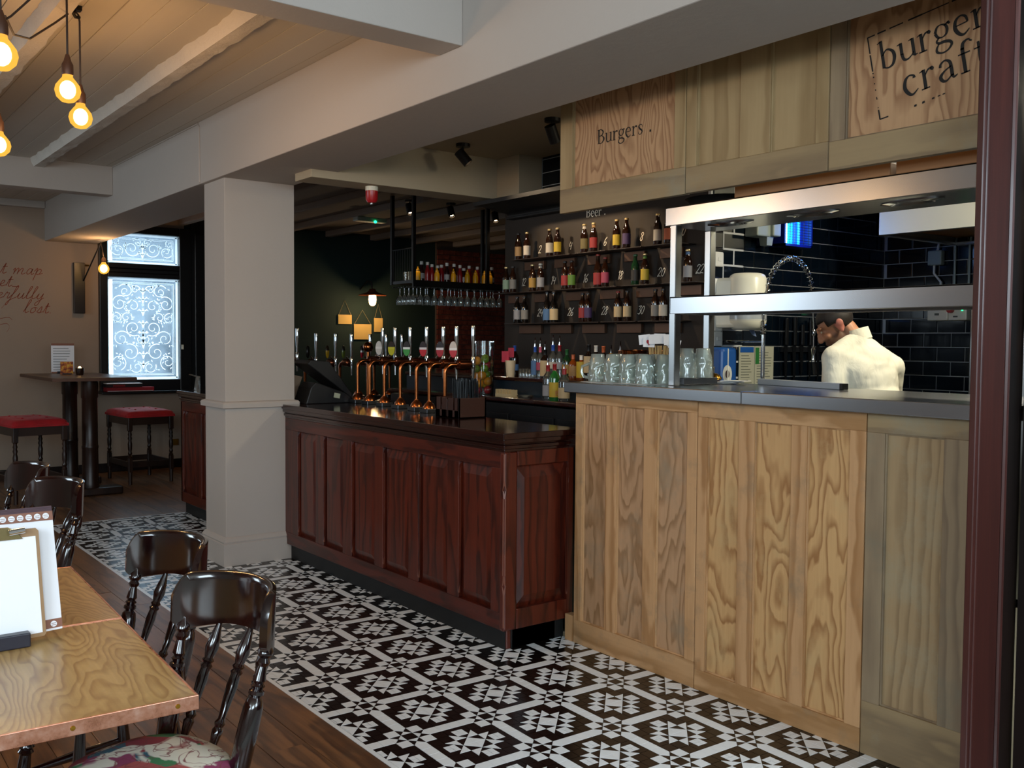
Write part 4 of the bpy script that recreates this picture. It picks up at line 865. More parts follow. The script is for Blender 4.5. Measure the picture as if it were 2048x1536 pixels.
# ------------------------------------------------------------------ till, straw box
tl = thing('till', 'black touch screen till with white sticker on bar top beside the pillar', 'till', (3.2, 6.6, 1.14)); plain('till_black', '0b0b0c', .5)
prf = [(.02, 0), (.40, 0), (.41, .03), (.36, .07), (.10, .16), (.06, .12)]
MB().prism([(3.03+a, 6.46, 1.14+b) for a, b in prf], (0, .22, 0)).build('base', 'till_black', tl, bev=.006)
MB().prism([(3.03+a, 6.45, 1.14+b) for a, b in ((.03, .295), (.055, .325), (.20, .315), (.40, .06), (.385, .04))], (0, .26, 0)).build('screen', 'till_black', tl, bev=.006)
MB().add([(3.265, 6.447, 1.185), (3.315, 6.447, 1.175), (3.322, 6.447, 1.21), (3.272, 6.447, 1.22)], [(0, 1, 2, 3)]).build('sticker', plain('sticker', 'b5b69a', .6), tl)
mh = thing('menu_stack', 'brown printed menus propped between the till and white pillar', 'menus', (3.03, 6.75, 1.14)); MB().prism([(3.02, 6.76, 1.14), (3.09, 6.76, 1.14), (3.16, 6.76, 1.33), (3.07, 6.76, 1.35)], (0, .18, 0)).build('stack', plain('menu_brown', 'a08266', .7, var=.3), mh)
sb = thing('straw_box', 'dark wooden napkin box with slots on the bar top', 'box', (3.33, 4.85, 1.14))
plain('box_wood', '3a1c12', .4, var=.35)
x0, x1, y0, y1, z0, z1 = 3.225, 3.43, 4.73, 4.985, 1.14, 1.265
mb = MB().box(x0, x1, y0, y0+.012, z0, z1).box(x1-.012, x1, y0, y1, z0, z1).box(x0, x1, y1-.012, y1, z0, z1).box(x0, x1, y0, y1, z0, z0+.01).box(x0, x1, (y0+y1)/2-.006, (y0+y1)/2+.006, z0, z1-.01)
for a, b in ((y0, 4.775), (4.795, 4.845), (4.865, 4.915), (4.935, y1)): mb.box(x0, x0+.012, a, b, z0, z1)
mb.box(x0, x0+.012, y0, y1, z0, z0+.05); mb.build('box', 'box_wood', sb, bev=.001)
nap = thing('napkins', 'white paper napkins showing through the slots of the wooden box', 'napkins', (3.30, 4.92, 1.151)); MB().box(3.25, 3.40, 4.90, 4.97, 1.151, 1.215).build('stack', plain('paper_white', 'e4e2de', .8), nap)
st_ = thing('straws', 'bundle of black drinking straws standing in the wooden box', 'straws', (3.36, 4.79, 1.15))
mb = MB()
for k in range(46):
    x = 3.25+.165*R.random(); y = 4.75+.09*R.random(); mb.rod((x, y, 1.151), (x+R.uniform(-.012, .012), y+R.uniform(-.012, .012), 1.375+R.uniform(-.012, .008)), .0034, 6)
o = mb.build('straw_bunch', plain('straw_black', '0d1216', .3), st_, kind='stuff')
# ------------------------------------------------------------------ hanging glass rack
plain('iron', '14100e', .5, .4)
gr = thing('glass_rack', 'black iron hanging rack over the bar with sauces on top and glasses below', 'rack', (5.6, 8.5, 2.17))
MB().box(5.095, 6.29, 8.30, 8.745, 2.205, 2.235).build('shelf', 'iron', gr); MB().box(5.095, 6.29, 8.298, 8.318, 2.17, 2.235).build('front_bar', 'iron', gr)
for x, y in ((5.105, 8.735), (5.105, 8.31), (6.03, 8.31), (6.27, 8.735)): MB().box(x-.017, x+.017, y-.017, y+.017, 2.2, 3.13).build('hanger', 'iron', gr)
mb = MB()
for k in range(9): mb.rod((5.1, 8.33+k*.047, 2.235), (5.1, 8.33+k*.047, 2.56), .003, 5)
mb.rod((5.1, 8.31, 2.56), (5.1, 8.74, 2.56), .006); mb.build('side_grille', 'iron', gr)
mb = MB()
for k in range(8): mb.box(5.1, 6.28, 8.325+k*.055, 8.335+k*.055, 2.168, 2.176)
mb.build('glass_rails', 'iron', gr)
glass('hung_glass', (.92, .94, .94, 1), .72, .04, .14)
gp = None
def hung(x, y, lb):
    global gp
    if gp is None:
        gp = thing('wine_glass', lb, 'glass', (0, 0, 0), 'stemmed glasses hanging under the iron rack')
        MB().lathe((0, 0, 0), [(.033, 0), (.032, -.004), (.006, -.01), (.0045, -.075), (.02, -.09), (.036, -.115), (.039, -.14), (.034, -.18)], 16, cap=False).build('glass', 'hung_glass', gp, smooth=True); gp.location = (x, y, 2.168)
    else: dup(gp, (x, y, 2.168), 0, lb)
ORD = ('first', 'second', 'third', 'fourth', 'fifth', 'sixth', 'seventh', 'eighth', 'ninth', 'tenth', 'eleventh', 'twelfth', 'thirteenth')
for k, y in enumerate((8.62, 8.53, 8.44, 8.36)): hung(5.13, y, ORD[k]+' stemmed glass from the rear along the left side of iron rack')
for k in range(13): hung(5.21+k*.084, 8.345, ORD[k]+' hanging stemmed glass from the left in front row under iron rack')
for k in range(10): hung(5.23+k*.105, 8.45, ORD[k]+' hanging stemmed glass from the left in second row under iron rack')
plain('mustard', 'dd9c10', .35); plain('ketchup', '8e1416', .3); plain('sauce_dark', '2c0f0c', .25); plain('sauce_label', 'b9b2ac', .6); plain('sauce_cap', 'd8d2c8', .45)
mp = None
for k, x in enumerate((5.212, 5.445, 5.653, 5.832, 5.937, 6.055, 6.129)):
    lb = 'yellow mustard squeeze bottle on the iron rack, number %s from the left' % ('one', 'two', 'three', 'four', 'five', 'six', 'seven')[k]
    if mp is None:
        mp = thing('mustard_bottle', lb, 'sauce bottle', (0, 0, 0), 'mustards on the iron rack')
        MB().lathe((0, 0, 0), [(.027, 0), (.029, .01), (.029, .075), (.024, .09), (.018, .1)], 14).build('bottle', 'mustard', mp, smooth=True); MB().lathe((0, 0, .1), [(.019, 0), (.019, .015), (.01, .022), (.006, .045)], 12).build('nozzle', 'mustard', mp, smooth=True); mp.location = (x, 8.40, 2.235)
    else: dup(mp, (x, 8.40, 2.235), 0, lb)
kp = None; NW = ('first', 'second', 'third', 'fourth', 'fifth', 'sixth', 'seventh', 'eighth', 'ninth', 'tenth', 'eleventh', 'twelfth')
for k, (x, c, h) in enumerate(((5.331, 'd', .225), (5.404, 'k', .21), (5.46, 'k', .19), (5.531, 'd', .18), (5.58, 'k', .19), (5.649, 'd', .215), (5.741, 'd', .21), (5.818, 'k', .2), (5.868, 'd', .17), (5.938, 'k', .2), (6.047, 'k', .195), (6.242, 'd', .2))):
    lb = ('dark sauce bottle with pale label' if c == 'd' else 'red ketchup bottle with white cap')+' on the iron rack, %s from left at the back' % NW[k]
    ms = {'bottle': 'sauce_dark' if c == 'd' else 'ketchup', 'wrap': 'sauce_label' if c == 'd' else 'ketchup'}
    if kp is None:
        kp = thing('sauce_bottle', lb, 'sauce bottle', (0, 0, 0), 'sauce bottles on the iron rack')
        MB().lathe((0, 0, 0), [(.028, 0), (.029, .01), (.029, .1), (.024, .13), (.015, .155), (.014, .18)], 14).build('bottle', 'sauce_dark', kp, smooth=True); MB().lathe((0, 0, 0), [(.0297, .035), (.0297, .09)], 14, cap=False).build('wrap', 'sauce_label', kp, smooth=True); MB().lathe((0, 0, .18), [(.018, 0), (.018, .03), (.016, .033)], 12).build('cap', 'sauce_cap', kp, smooth=True); kp.location = (x, 8.52, 2.235)
    else: kp2 = dup(kp, (x, 8.52, 2.235), 0, lb, None, ms, (1, 1, h/.213))
tp = None
for k, x in enumerate((5.14, 5.20)):
    for y in (8.44, 8.52):
        lb = 'small clear tumbler at left end of the iron rack, '+('front ' if y < 8.5 else 'rear ')+('left one' if x < 5.17 else 'right one')
        if tp is None: tp = thing('tumbler', lb, 'glass', (0, 0, 0), 'tumblers on the iron rack'); MB().lathe((0, 0, 0), [(.024, 0), (.027, .09), (.025, .09), (.022, .008)], 14).build('glass', glass('lit_glass', (.9, .88, .8, 1), diff=.25, dcol=(.9, .75, .55, 1)), tp, smooth=True); tp.location = (x, y, 2.235)
        else: dup(tp, (x, y, 2.235), 0, lb)
# ------------------------------------------------------------------ ceiling fittings
emit('spot_glow', 'ffd9a8', 14)
def spot(x, y, z, aim, label, power=0, r=.036):
    t = thing('spotlight', label, 'spotlight', (x, y, z), 'black ceiling spotlights'); d = (Vector(aim)-Vector((x, y, z-.09))).normalized(); c = Vector((x, y, z-.09))
    MB().lathe((x, y, z), [(.05, 0), (.05, -.022)], 14).build('base', 'iron', t); MB().rod((x, y, z-.02), c, .008).build('stem', 'iron', t)
    mb = MB().lathe(c-d*.05, [(r, 0), (r, .11), (r*.85, .11), (r*.8, .095)], 16, d, cap=False).lathe(c-d*.05, [(0.001, 0), (r, 0)], 16, d, cap=False); mb.build('can', 'iron', t, smooth=True)
    MB().lathe(c+d*.04, [(.0005, 0), (r*.6, 0)], 12, d, cap=False).build('bulb', 'spot_glow', t)
    if power:
        l = bpy.data.lights.new('spot', 'SPOT'); l.energy = power; l.color = (1, .74, .46); l.spot_size = 1.5; l.spot_blend = .7; l.shadow_soft_size = .02
        o = bpy.data.objects.new('spot_lamp', l); C.objects.link(o); o.parent = t; o.location = c+d*.07-Vector((x, y, z)); o.rotation_euler = d.to_track_quat('-Z', 'Z').to_euler()
spot(3.81, 5.55, 2.99, (4.45, 5.05, 1.95), 'black spotlight aimed at beer shelves, farther from the Burgers board', 42)
spot(3.81, 4.575, 2.99, (4.45, 4.75, 1.9), 'black spotlight nearest the Burgers board, aimed at the beer shelves', 36)
spot(5.11, 8.40, 3.05, (5.05, 7.9, 2.0), 'lit ceiling spot above the left post of the iron rack', 20)
spot(5.55, 8.30, 3.05, (5.5, 7.8, 2.0), 'lit ceiling spot above the middle of the iron rack', 20)
spot(6.13, 8.31, 3.05, (6.0, 7.9, 2.0), 'lit ceiling spot peeking beneath the black cornice', 15)
cd_ = tag(MB().tube([(3.43, 5.15, 2.985), (3.435, 4.9, 2.975), (3.43, 4.6, 2.98), (3.43, 4.1, 2.978)], .008).build('cable_conduit', 'steel_dark', None, smooth=True), 'thin grey cable conduit clipped to the bar ceiling', 'conduit')
rb = thing('fire_beacon', 'red fire alarm beacon hanging from the bar soffit', 'alarm', (3.31, 5.95, 2.69)); plain('alarm_red', 'a3161c', .3)
MB().lathe((3.31, 5.95, 2.69), [(.045, 0), (.045, -.03)], 18).build('mount', 'cream_plastic', rb, smooth=True); MB().lathe((3.31, 5.95, 2.66), [(.044, 0), (.042, -.06), (.03, -.08), (.012, -.085)], 18).build('sounder', 'alarm_red', rb, smooth=True); MB().ball((3.31, 5.95, 2.572), .012).build('lens', 'reflector', rb, smooth=True)
rb2 = thing('alarm_bell', 'red alarm sounder on the white beam at top edge', 'alarm', (2.44, 2.98, 3.13)); MB().lathe((2.44, 2.98, 3.14), [(.06, 0), (.06, .03), (.05, .05)], 20, (-1, 0, 0)).build('sounder', 'alarm_red', rb2, smooth=True)
ex_ = thing('emergency_light', 'pale emergency light with green lamp on the bar ceiling', 'light', (5.48, 9.9, 3.1)); MB().box(5.29, 5.68, 9.84, 9.96, 3.0, 3.05).build('body', plain('grey_plastic', '9aa09a', .4), ex_, bev=.01); MB().ball((5.52, 9.835, 3.0), .017).build('indicator', emit('green_glow', '19e07a', 6), ex_)
# caged wall lamp and hanging notes on the green wall
wl_ = thing('wall_lamp', 'copper shaded jelly jar lamp glowing on the green wall', 'lamp', (6.55, 11.75, 2.24))
MB().tube([(6.55, 12.1, 2.35), (6.55, 11.9, 2.46), (6.55, 11.78, 2.44), (6.55, 11.75, 2.30)], .012).build('arm', 'iron', wl_, smooth=True)
MB().lathe((6.55, 11.75, 2.25), [(.195, 0), (.18, .012), (.09, .035), (.05, .06), (.04, .09)], 24, cap=False).build('shade', plain('copper_shade', '8a4a2c', .4, .7), wl_, smooth=True, solid=.003)
MB().lathe((6.55, 11.75, 2.25), [(.05, 0), (.055, -.06), (.045, -.12), (.02, -.145)], 16).build('jar', emit('jar_glow', 'ffd08a', 9), wl_, smooth=True)
def point(name, loc, power, col, r=.05):
    l = bpy.data.lights.new(name, 'POINT'); l.energy = power; l.color = col; l.shadow_soft_size = r; o = bpy.data.objects.new(name, l); C.objects.link(o); o.location = loc; return o
WARM = (1, .56, .24)
point('wall_lamp_light', (6.55, 11.68, 2.07), 13, (1, .66, .34), .06)
plain('card', 'c9a860', .8, var=.15)
for k, (a, b, za, zb, d) in enumerate(((6.19, 6.40, 1.852, 1.982, 'left of the three cards'), (6.435, 6.715, 1.637, 1.854, 'largest and middle one of three'), (6.76, 6.90, 1.747, 1.945, 'narrow card at right under the lamp'))):
    t = thing('hanging_card', 'yellowed card hung by string on the green wall, '+d, 'card', ((a+b)/2, 12.08, za)); MB().box(a, b, 12.075, 12.085, za, zb).build('card', 'card', t)
    m_ = (a+b)/2; MB().tube([(a+.01, 12.08, zb), (m_, 12.085, zb+.2), (b-.01, 12.08, zb)], .003, 5).build('string', plain('string', '8a7a52', .8) if k == 0 else 'string', t)
# ------------------------------------------------------------------ on the steel counter: mugs, flags
tw = tag(MB().grid(lambda u, v: (3.36+.5*u+.01*sin(v*7), 3.31+.48*v+.012*sin(u*9), 1.3985+.001*sin(u*11+v*6)), 16, 16).build('tea_towel', plain('towel_white', 'cfcac2', .9), None, smooth=True, solid=.002), 'white cloth lying under the glass mugs on steel counter', 'towel')
glass('mug_glass', (.88, .95, .9, 1), .7, .1, .42, (.9, .98, .9, 1))
mg = None
def mug(x, y, z, rz, lb):
    global mg
    if mg is None:
        mg = thing('dimple_mug', lb, 'mug', (0, 0, 0), 'dimpled glass mugs standing upside down')
        def dm(t, h): return 1-.15*max(0, sin(t*5)*sin((h-.02)/.07*pi*2)) if .02 < h < .1 else 1
        pr = [(.049, 0), (.05, .006)]+[(.05-.004*k/8, .012+k*.011) for k in range(9)]+[(.043, .114), (.037, .126), (.036, .144), (.033, .147), (.0, .14)]
        MB().lathe((0, 0, 0), pr, 30, cap=False, mod=dm).build('body', 'mug_glass', mg, smooth=True, ang=80); MB().tube([(.045, 0, .02), (.075, 0, .025), (.088, 0, .05), (.084, 0, .08), (.045, 0, .095)], .008, 8).build('handle', 'mug_glass', mg, smooth=True); mg.location = (x, y, z); mg.rotation_euler.z = rz
    else: dup(mg, (x, y, z), rz, lb)
for k in range(4): mug(3.42, 3.715-k*.115, 1.4, 1.9+R.random()*.5, ORD[k]+' upturned dimpled glass mug from the left in front row on the cloth')
for k in range(4): mug(3.545, 3.70-k*.115, 1.4, 1.9+R.random()*.5, ORD[k]+' upturned dimpled glass mug from the left in second row on the cloth')
for k in range(3): mug(3.69, 3.66-k*.12, 1.4, 1.9+R.random()*.5, ORD[k]+' upturned dimpled glass mug from the left in rear row on the cloth')
mug(3.59, 3.245, 1.434, 1.0, 'upturned glass mug on the low shelf between the gantry posts, nearer the front'); mug(3.70, 3.235, 1.434, 2.0, 'upturned glass mug on the low shelf between the gantry posts, near rear post')
fl = thing('flag_jar', 'jar of wooden sticks with white paper flags, one with a red heart', 'flags', (3.78, 3.62, 1.4)); MB().lathe((3.78, 3.62, 1.4), [(.05, 0), (.05, .11)], 16, cap=False).build('jar', 'mug_glass', fl, smooth=True)
tv = Vector((.62, .785, 0)); rvv = Vector((.785, -.62, 0)); mb = MB(); base = Vector((3.78, 3.62, 1.402))
plain('flag_paper', 'e9e7ea', .8); plain('bamboo', 'c8a468', .6)
for k in range(26):
    a = (k/25-.5); top = base+rvv*(a*.105)+tv*R.uniform(-.03, .03)+Vector((0, 0, .19)); mb.rod(base+rvv*a*.07, top, .0022, 5)
mb.build('stick_bunch', 'bamboo', fl, kind='stuff')
for k, (a, dz, rot) in enumerate(((-.085, .01, -.12), (-.06, -.005, .05), (-.03, .012, -.05), (0, .016, .02), (.03, .013, .03), (.055, .008, -.05), (.075, -.002, .1), (.085, -.014, .22))):
    c = base+rvv*a*.95+tv*(-.03-.004*(k % 3))+Vector((0, 0, .213+dz)); ux = (rvv*cos(rot)-Vector((0, 0, sin(rot)))); vx = Vector((0, 0, cos(rot)))+rvv*sin(rot); mb = MB(); w, h = .031, .026
    mb.prism([c-ux*w-vx*h, c+ux*w-vx*h, c+ux*w+vx*h, c-ux*w+vx*h], tv*.0012); mb.build('flag', 'flag_paper', fl)
    if k == 1:
        hp = []
        for q in range(22):
            an = 2*pi*q/22; hp.append(c-tv*.001+ux*(.0011*16*sin(an)**3*.85)+vx*(.0011*(13*cos(an)-5*cos(2*an)-2*cos(3*an)-cos(4*an))))
        MB().add(hp, [tuple(range(22))]).build('heart', plain('heart_red', 'a3202a', .7), fl)
for y, lb in ((4.33, 'copper pot behind the paper flags'), (4.10, 'copper pot behind the front gantry post')):
    t = thing('copper_pot', lb, 'pot', (4.3, y, 1.352)); MB().lathe((4.3, y, 1.352), [(.055, 0), (.07, .01), (.08, .2), (.084, .21), (.078, .21), (.07, .02)], 24).build('bowl', 'copper', t, smooth=True)
# ------------------------------------------------------------------ on and above the gantry
plain('tray_wood', '9a6c44', .55, var=.2); plain('pan_black', '141312', .4)
t = thing('chopping_board', 'thick brown wooden board lying on the gantry top left of the gap', 'board', (3.6, 2.45, 2.268), 'boards stored on top of the gantry'); MB().box(3.465, 3.76, 2.09, 2.86, 2.269, 2.322).build('board', 'tray_wood', t, bev=.004)
t = thing('chopping_board', 'thick brown wooden board lying on the gantry top beside the red post', 'board', (3.6, 1.8, 2.268), 'boards stored on top of the gantry'); MB().box(3.465, 3.76, 1.56, 2.065, 2.269, 2.33).build('board', 'tray_wood', t, bev=.004)
t = thing('pizza_pan', 'round black pan lying on top of the gantry under Burgers board', 'pan', (3.63, 3.06, 2.268)); MB().lathe((3.63, 3.06, 2.269), [(.15, 0), (.175, .03), (.185, .034), (.17, .03), (.0, .01)], 28).build('pan', 'pan_black', t, smooth=True)
t = thing('ticket_rail', 'long pale grey order ticket rail on the steel counter', 'rail', (3.9, 2.8, 1.397))
a, b = Vector((3.985, 3.10, 0)), Vector((3.845, 2.53, 0)); d = (b-a).normalized(); n = Vector((-d.y, d.x, 0))*.018
MB().prism([(p.x, p.y, 1.3975) for p in (a-n, b-n, b+n, a+n)], (0, 0, .03)).build('rail', plain('rail_grey', 'a9adb2', .35, .3), t, bev=.004); MB().prism([(p.x, p.y, 1.398) for p in (b-n, b+d*.02-n, b+d*.02+n, b+n)], (0, 0, .029)).build('end_cap', 'pan_black', t, bev=.002)
t = thing('counter_bell', 'brass call bell on the steel counter next to the gantry post', 'bell', (3.93, 3.36, 1.397)); plain('brass', 'b98a34', .2, 1)
MB().lathe((3.93, 3.36, 1.397), [(.042, 0), (.044, .012), (.03, .016)], 20).build('base', plain('bell_base', '5a2a18', .3), t, smooth=True); MB().lathe((3.93, 3.36, 1.415), [(.043, 0), (.042, .008), (.03, .026), (.012, .033), (.0, .034)], 22, cap=False).build('dome', 'brass', t, smooth=True, solid=.002); MB().rod((3.93, 3.36, 1.445), (3.93, 3.36, 1.475), .004).ball((3.93, 3.36, 1.478), .006).build('plunger', 'chrome', t)
t = thing('order_slips', 'untidy pile of white order slips beside the brass bell', 'papers', (3.88, 3.2, 1.397))
for k in range(5): MB().cbox((3.86+.02*R.random(), 3.22+.04*R.random()-.02*k, 1.401+.004*k), (.07, .12, .002), R.random()*1.2).build('slip', 'paper_white', t)
t = thing('order_spike', 'thin pale spike standing among the order slips', 'spike', (3.90, 3.24, 1.397)); MB().rod((3.90, 3.24, 1.398), (3.90, 3.24, 1.58), .003).build('spike', 'cream_plastic', t); MB().lathe((3.90, 3.24, 1.397), [(.03, 0), (.03, .006)], 14).build('base', 'cream_plastic', t)
t = thing('oval_card', 'white oval card holder with dark centre next to brass bell', 'card holder', (3.93, 3.29, 1.397)); rr = Vector((.793, -.609, 0)); f_ = Vector((.609, .793, 0)); c0 = Vector((3.95, 3.285, 1.445))
for nm, k, m, o in (('card', 1, 'cream_plastic', 0), ('picture', .45, plain('dark_print', '3a2018', .6), -.004)):
    MB().prism([c0+f_*o+rr*(.024*k*cos(2*pi*q/22))+Vector((0, 0, .048*k*sin(2*pi*q/22))) for q in range(22)], f_*.003).build(nm, m, t)
# ------------------------------------------------------------------ on the tiled side wall (y = 3.84)
Y = 3.838
plain('white_plastic', 'd8d8d2', .4); plain('grey_box', '93a09a', .45); plain('blue_plastic', '1f56a0', .3, var=.25); plain('black_knife', '0b0b0d', .35)
t = thing('junction_box', 'pale grey electrical box on the dark tiles left of the blue light', 'box', (4.855, Y, 2.3)); MB().box(4.755, 4.885, Y-.10, Y, 2.27, 2.46).box(4.885, 4.960, Y-.12, Y, 2.275, 2.46).build('box', 'grey_box', t, bev=.008); MB().lathe((4.890, Y-.06, 2.275), [(.045, 0), (.036, -.055), (.03, -.057)], 4).build('gland', 'grey_box', t)
t = thing('fly_killer', 'glowing blue insect killer lamp on the dark tiled wall', 'insect lamp', (5.135, Y, 2.2)); MB().box(4.995, 5.285, Y-.03, Y, 2.225, 2.44).box(4.995, 5.285, Y-.12, Y-.03, 2.225, 2.24).box(4.995, 5.285, Y-.12, Y-.03, 2.425, 2.44).box(4.995, 5.008, Y-.12, Y-.03, 2.225, 2.44).box(5.272, 5.285, Y-.12, Y-.03, 2.225, 2.44).build('housing', plain('deep_blue', '0a1a6a', .3), t)
emit('uv_tube', 'b8d8ff', 16); emit('uv_back', '0a5cff', 2.2); emit('uv_back_bright', '14b4ff', 3.0)
MB().box(5.008, 5.272, Y-.034, Y-.03, 2.24, 2.425).build('glow_back', 'uv_back', t); MB().box(5.075, 5.185, Y-.037, Y-.034, 2.25, 2.415).build('glow_centre', 'uv_back_bright', t); MB().rod((5.050, Y-.07, 2.25), (5.050, Y-.07, 2.415), .022, 12).build('tube', 'uv_tube', t); MB().rod((5.220, Y-.06, 2.25), (5.220, Y-.06, 2.415), .008, 8).build('tube', 'uv_back_bright', t)
mb = MB()
for k in range(11): mb.rod((5.008, Y-.115, 2.25+k*.0165), (5.272, Y-.115, 2.25+k*.0165), .0018, 4)
for k in range(5): mb.rod((5.055+k*.048, Y-.116, 2.24), (5.055+k*.048, Y-.116, 2.425), .0018, 4)
mb.build('guard', 'pan_black', t); l = point('uv_light', (5.135, Y-.2, 2.32), 2.2, (.1, .3, 1), .08)
t = thing('towel_dispenser', 'big rounded white paper towel dispenser on the dark tiles', 'dispenser', (4.72, Y, 1.69)); MB().lathe((4.58, Y-.17, 1.69), [(.08, 0), (.10, .015), (.112, .04), (.115, .06)], 28).lathe((4.58, Y-.17, 1.69), [(.115, .15), (.113, .30), (.10, .325), (.08, .335)], 28).build('drum', plain('cream_white', 'e4e2cf', .3), t, smooth=True); MB().lathe((4.58, Y-.17, 1.69), [(.1145, .055), (.1145, .155)], 28).build('window', plain('smoke_plastic', 'a9b0b4', .2), t, smooth=True); MB().box(4.475, 4.66, Y-.17, Y, 1.70, 2.0).build('back', 'cream_white', t, bev=.02)
MB().add([(4.60, Y-.17, 1.69), (4.65, Y-.17, 1.69), (4.66, Y-.18, 1.65), (4.62, Y-.18, 1.66)], [(0, 1, 2, 3)]).build('paper', plain('blue_paper', '7a8fb5', .8), t)
t = thing('soap_box', 'blue plastic dispenser on the tiles under the white towel dispenser', 'dispenser', (4.6, Y, 1.3)); MB().box(4.42, 4.565, Y-.12, Y, 1.3, 1.585).build('body', 'blue_plastic', t, bev=.025, seg=3)
for a, b, hd, d in ((4.716, 4.866, 'blue_plastic', 'with blue heading, nearer the blue dispenser'), (4.870, 5.058, None, 'with green strip, right of the blue headed one')):
    t = thing('wall_notice', 'printed kitchen notice '+d, 'notice', ((a+b)/2, Y, 1.45), 'notices on the tiles'); MB().box(a, b, Y-.006, Y, 1.33, 1.592).build('sheet', plain('notice_paper', 'a8a894', .7) if hd else 'notice_paper', t)
    mb = MB()
    for k in range(13):
        z = 1.56-k*.017-(.03 if hd else .01); mb.box(a+.02, b-.02-.04*R.random(), Y-.0068, Y-.006, z, z+.004)
    mb.build('print', plain('print_grey', '55584e', .8) if hd else 'print_grey', t)
    if hd: MB().box(a+.01, b-.01, Y-.0075, Y-.006, 1.553, 1.587).build('heading', hd, t)
    else: MB().box(a+.005, a+.04, Y-.0075, Y-.006, 1.48, 1.583).build('green_strip', plain('sign_green', '1f6a2c', .6), t)
for k, z in enumerate((2.115, 1.955, 1.725, 1.635)):
    t = thing('socket', 'white wall socket at the end of bottle board, %s from the top' % ('first', 'second', 'third', 'fourth')[k], 'socket', (4.5, Y, z-.045), 'white sockets beside the tiles'); MB().box(4.462, 4.54, Y-.022, Y, z-.045, z+.045).build('plate', 'white_plastic', t, bev=.008); MB().box(4.485, 4.515, Y-.026, Y-.02, z-.012, z+.012).build('switch', 'white_plastic', t, bev=.003)
t = thing('knife_rack', 'steel magnetic knife strip on the dark tiles', 'knife rack', (5.4, Y, 1.56)); MB().box(5.13, 5.70, Y-.012, Y, 1.556, 1.585).build('strip', plain('strip_dark', '23252a', .3, .6), t)
for k, x in enumerate((5.17, 5.26, 5.34, 5.43, 5.52, 5.62)):
    t = thing('kitchen_knife', 'black handled knife on the magnetic strip, number %s from the left' % ('one', 'two', 'three', 'four', 'five', 'six')[k], 'knife', (x, Y-.014, 1.4), 'knives on the magnetic strip')
    h = .06*R.random(); MB().box(x-.014, x+.014, Y-.03, Y-.013, 1.60, 1.73+h).build('handle', 'black_knife', t, bev=.006); MB().prism([(x-.02, Y-.016, 1.60), (x+.018, Y-.016, 1.60), (x+.016, Y-.016, 1.44-h), (x-.004, Y-.016, 1.40-h)], (0, .002, 0)).build('blade', plain('blade', '3a3d42', .25, .9) if k == 0 else 'blade', t)
# spray tap
t = thing('spray_tap', 'tall chrome pre-rinse spray tap with arched spring hose', 'tap', (4.58, 3.55, .9))
MB().rod((4.585, 3.55, .9), (4.585, 3.55, 1.66), .012, 10).lathe((4.585, 3.55, .9), [(.03, 0), (.028, .05), (.02, .07)], 14).build('riser', 'chrome', t, smooth=True)
arc = spl([(4.585, 3.55, 1.66), (4.585, 3.55, 1.78), (4.635, 3.55, 1.98), (4.72, 3.55, 2.08), (4.835, 3.55, 2.122), (4.95, 3.55, 2.09), (5.03, 3.55, 2.0), (5.06, 3.55, 1.88), (5.075, 3.55, 1.76), (5.08, 3.55, 1.70)], 8)
MB().tube(arc, .006, 8).build('hose', 'chrome', t, smooth=True)
hp = []; nT = 34
for k in range(nT*10):
    q = k/(nT*10)*(len(arc)-12); i = int(q); f = q-i; a = Vector(arc[i]); b = Vector(arc[min(i+1, len(arc)-1)]); p = a.lerp(b, f); tg = (b-a).normalized(); e = Vector((0, 1, 0)); g2 = tg.cross(e); an = 2*pi*k/10
    hp.append(p+(e*cos(an)+g2*sin(an))*.0165)
MB().tube(hp, .0026, 4).build('spring', 'chrome', t, smooth=True)
MB().lathe((5.08, 3.55, 1.70), [(.008, 0), (.014, -.01), (.014, -.03), (.009, -.04)], 12).lathe((5.08, 3.55, 1.60), [(.006, .06), (.006, -.02)], 8).lathe((5.08, 3.55, 1.56), [(.008, .03), (.017, .015), (.01, -.02), (.012, -.05), (.024, -.056), (.024, -.062)], 14).build('spray_head', 'chrome', t, smooth=True); MB().rod((5.09, 3.55, 1.50), (5.10, 3.55, 1.42), .012).build('lever', 'black_knife', t)
MB().rod((4.585, 3.55, 1.62), (4.585, 3.83, 1.62), .006).rod((4.585, 3.55, 1.62), (4.64, 3.60, 1.62), .005).build('bracket', 'chrome', t)
# ------------------------------------------------------------------ kitchen rear wall (x = 6.32)
X = 6.318
t = thing('extractor_hood', 'stainless extractor hood with brown filters hanging in kitchen', 'hood', (5.85, 2.6, 2.28)); mb = MB().box(5.40, 5.42, 1.6, 3.34, 2.285, 2.75).box(5.40, X, 3.32, 3.34, 2.285, 2.75).box(5.42, X, 1.6, 3.32, 2.60, 2.62); mb.build('shell', plain('steel_hood', 'd6d5c8', .55, .85), t)
for k in range(3): MB().box(5.45, X-.02, 1.75+k*.52, 2.25+k*.52, 2.33, 2.36).build('filter', plain('filter_brown', 'a06a24', .4, .5, var=.3) if k == 0 else 'filter_brown', t)
MB().box(5.42, 5.45, 1.6, 3.32, 2.285, 2.30).box(X-.04, X, 1.6, 3.32, 2.285, 2.30).box(5.45, X-.04, 3.29, 3.32, 2.285, 2.30).build('gutter', 'steel_plain', t)
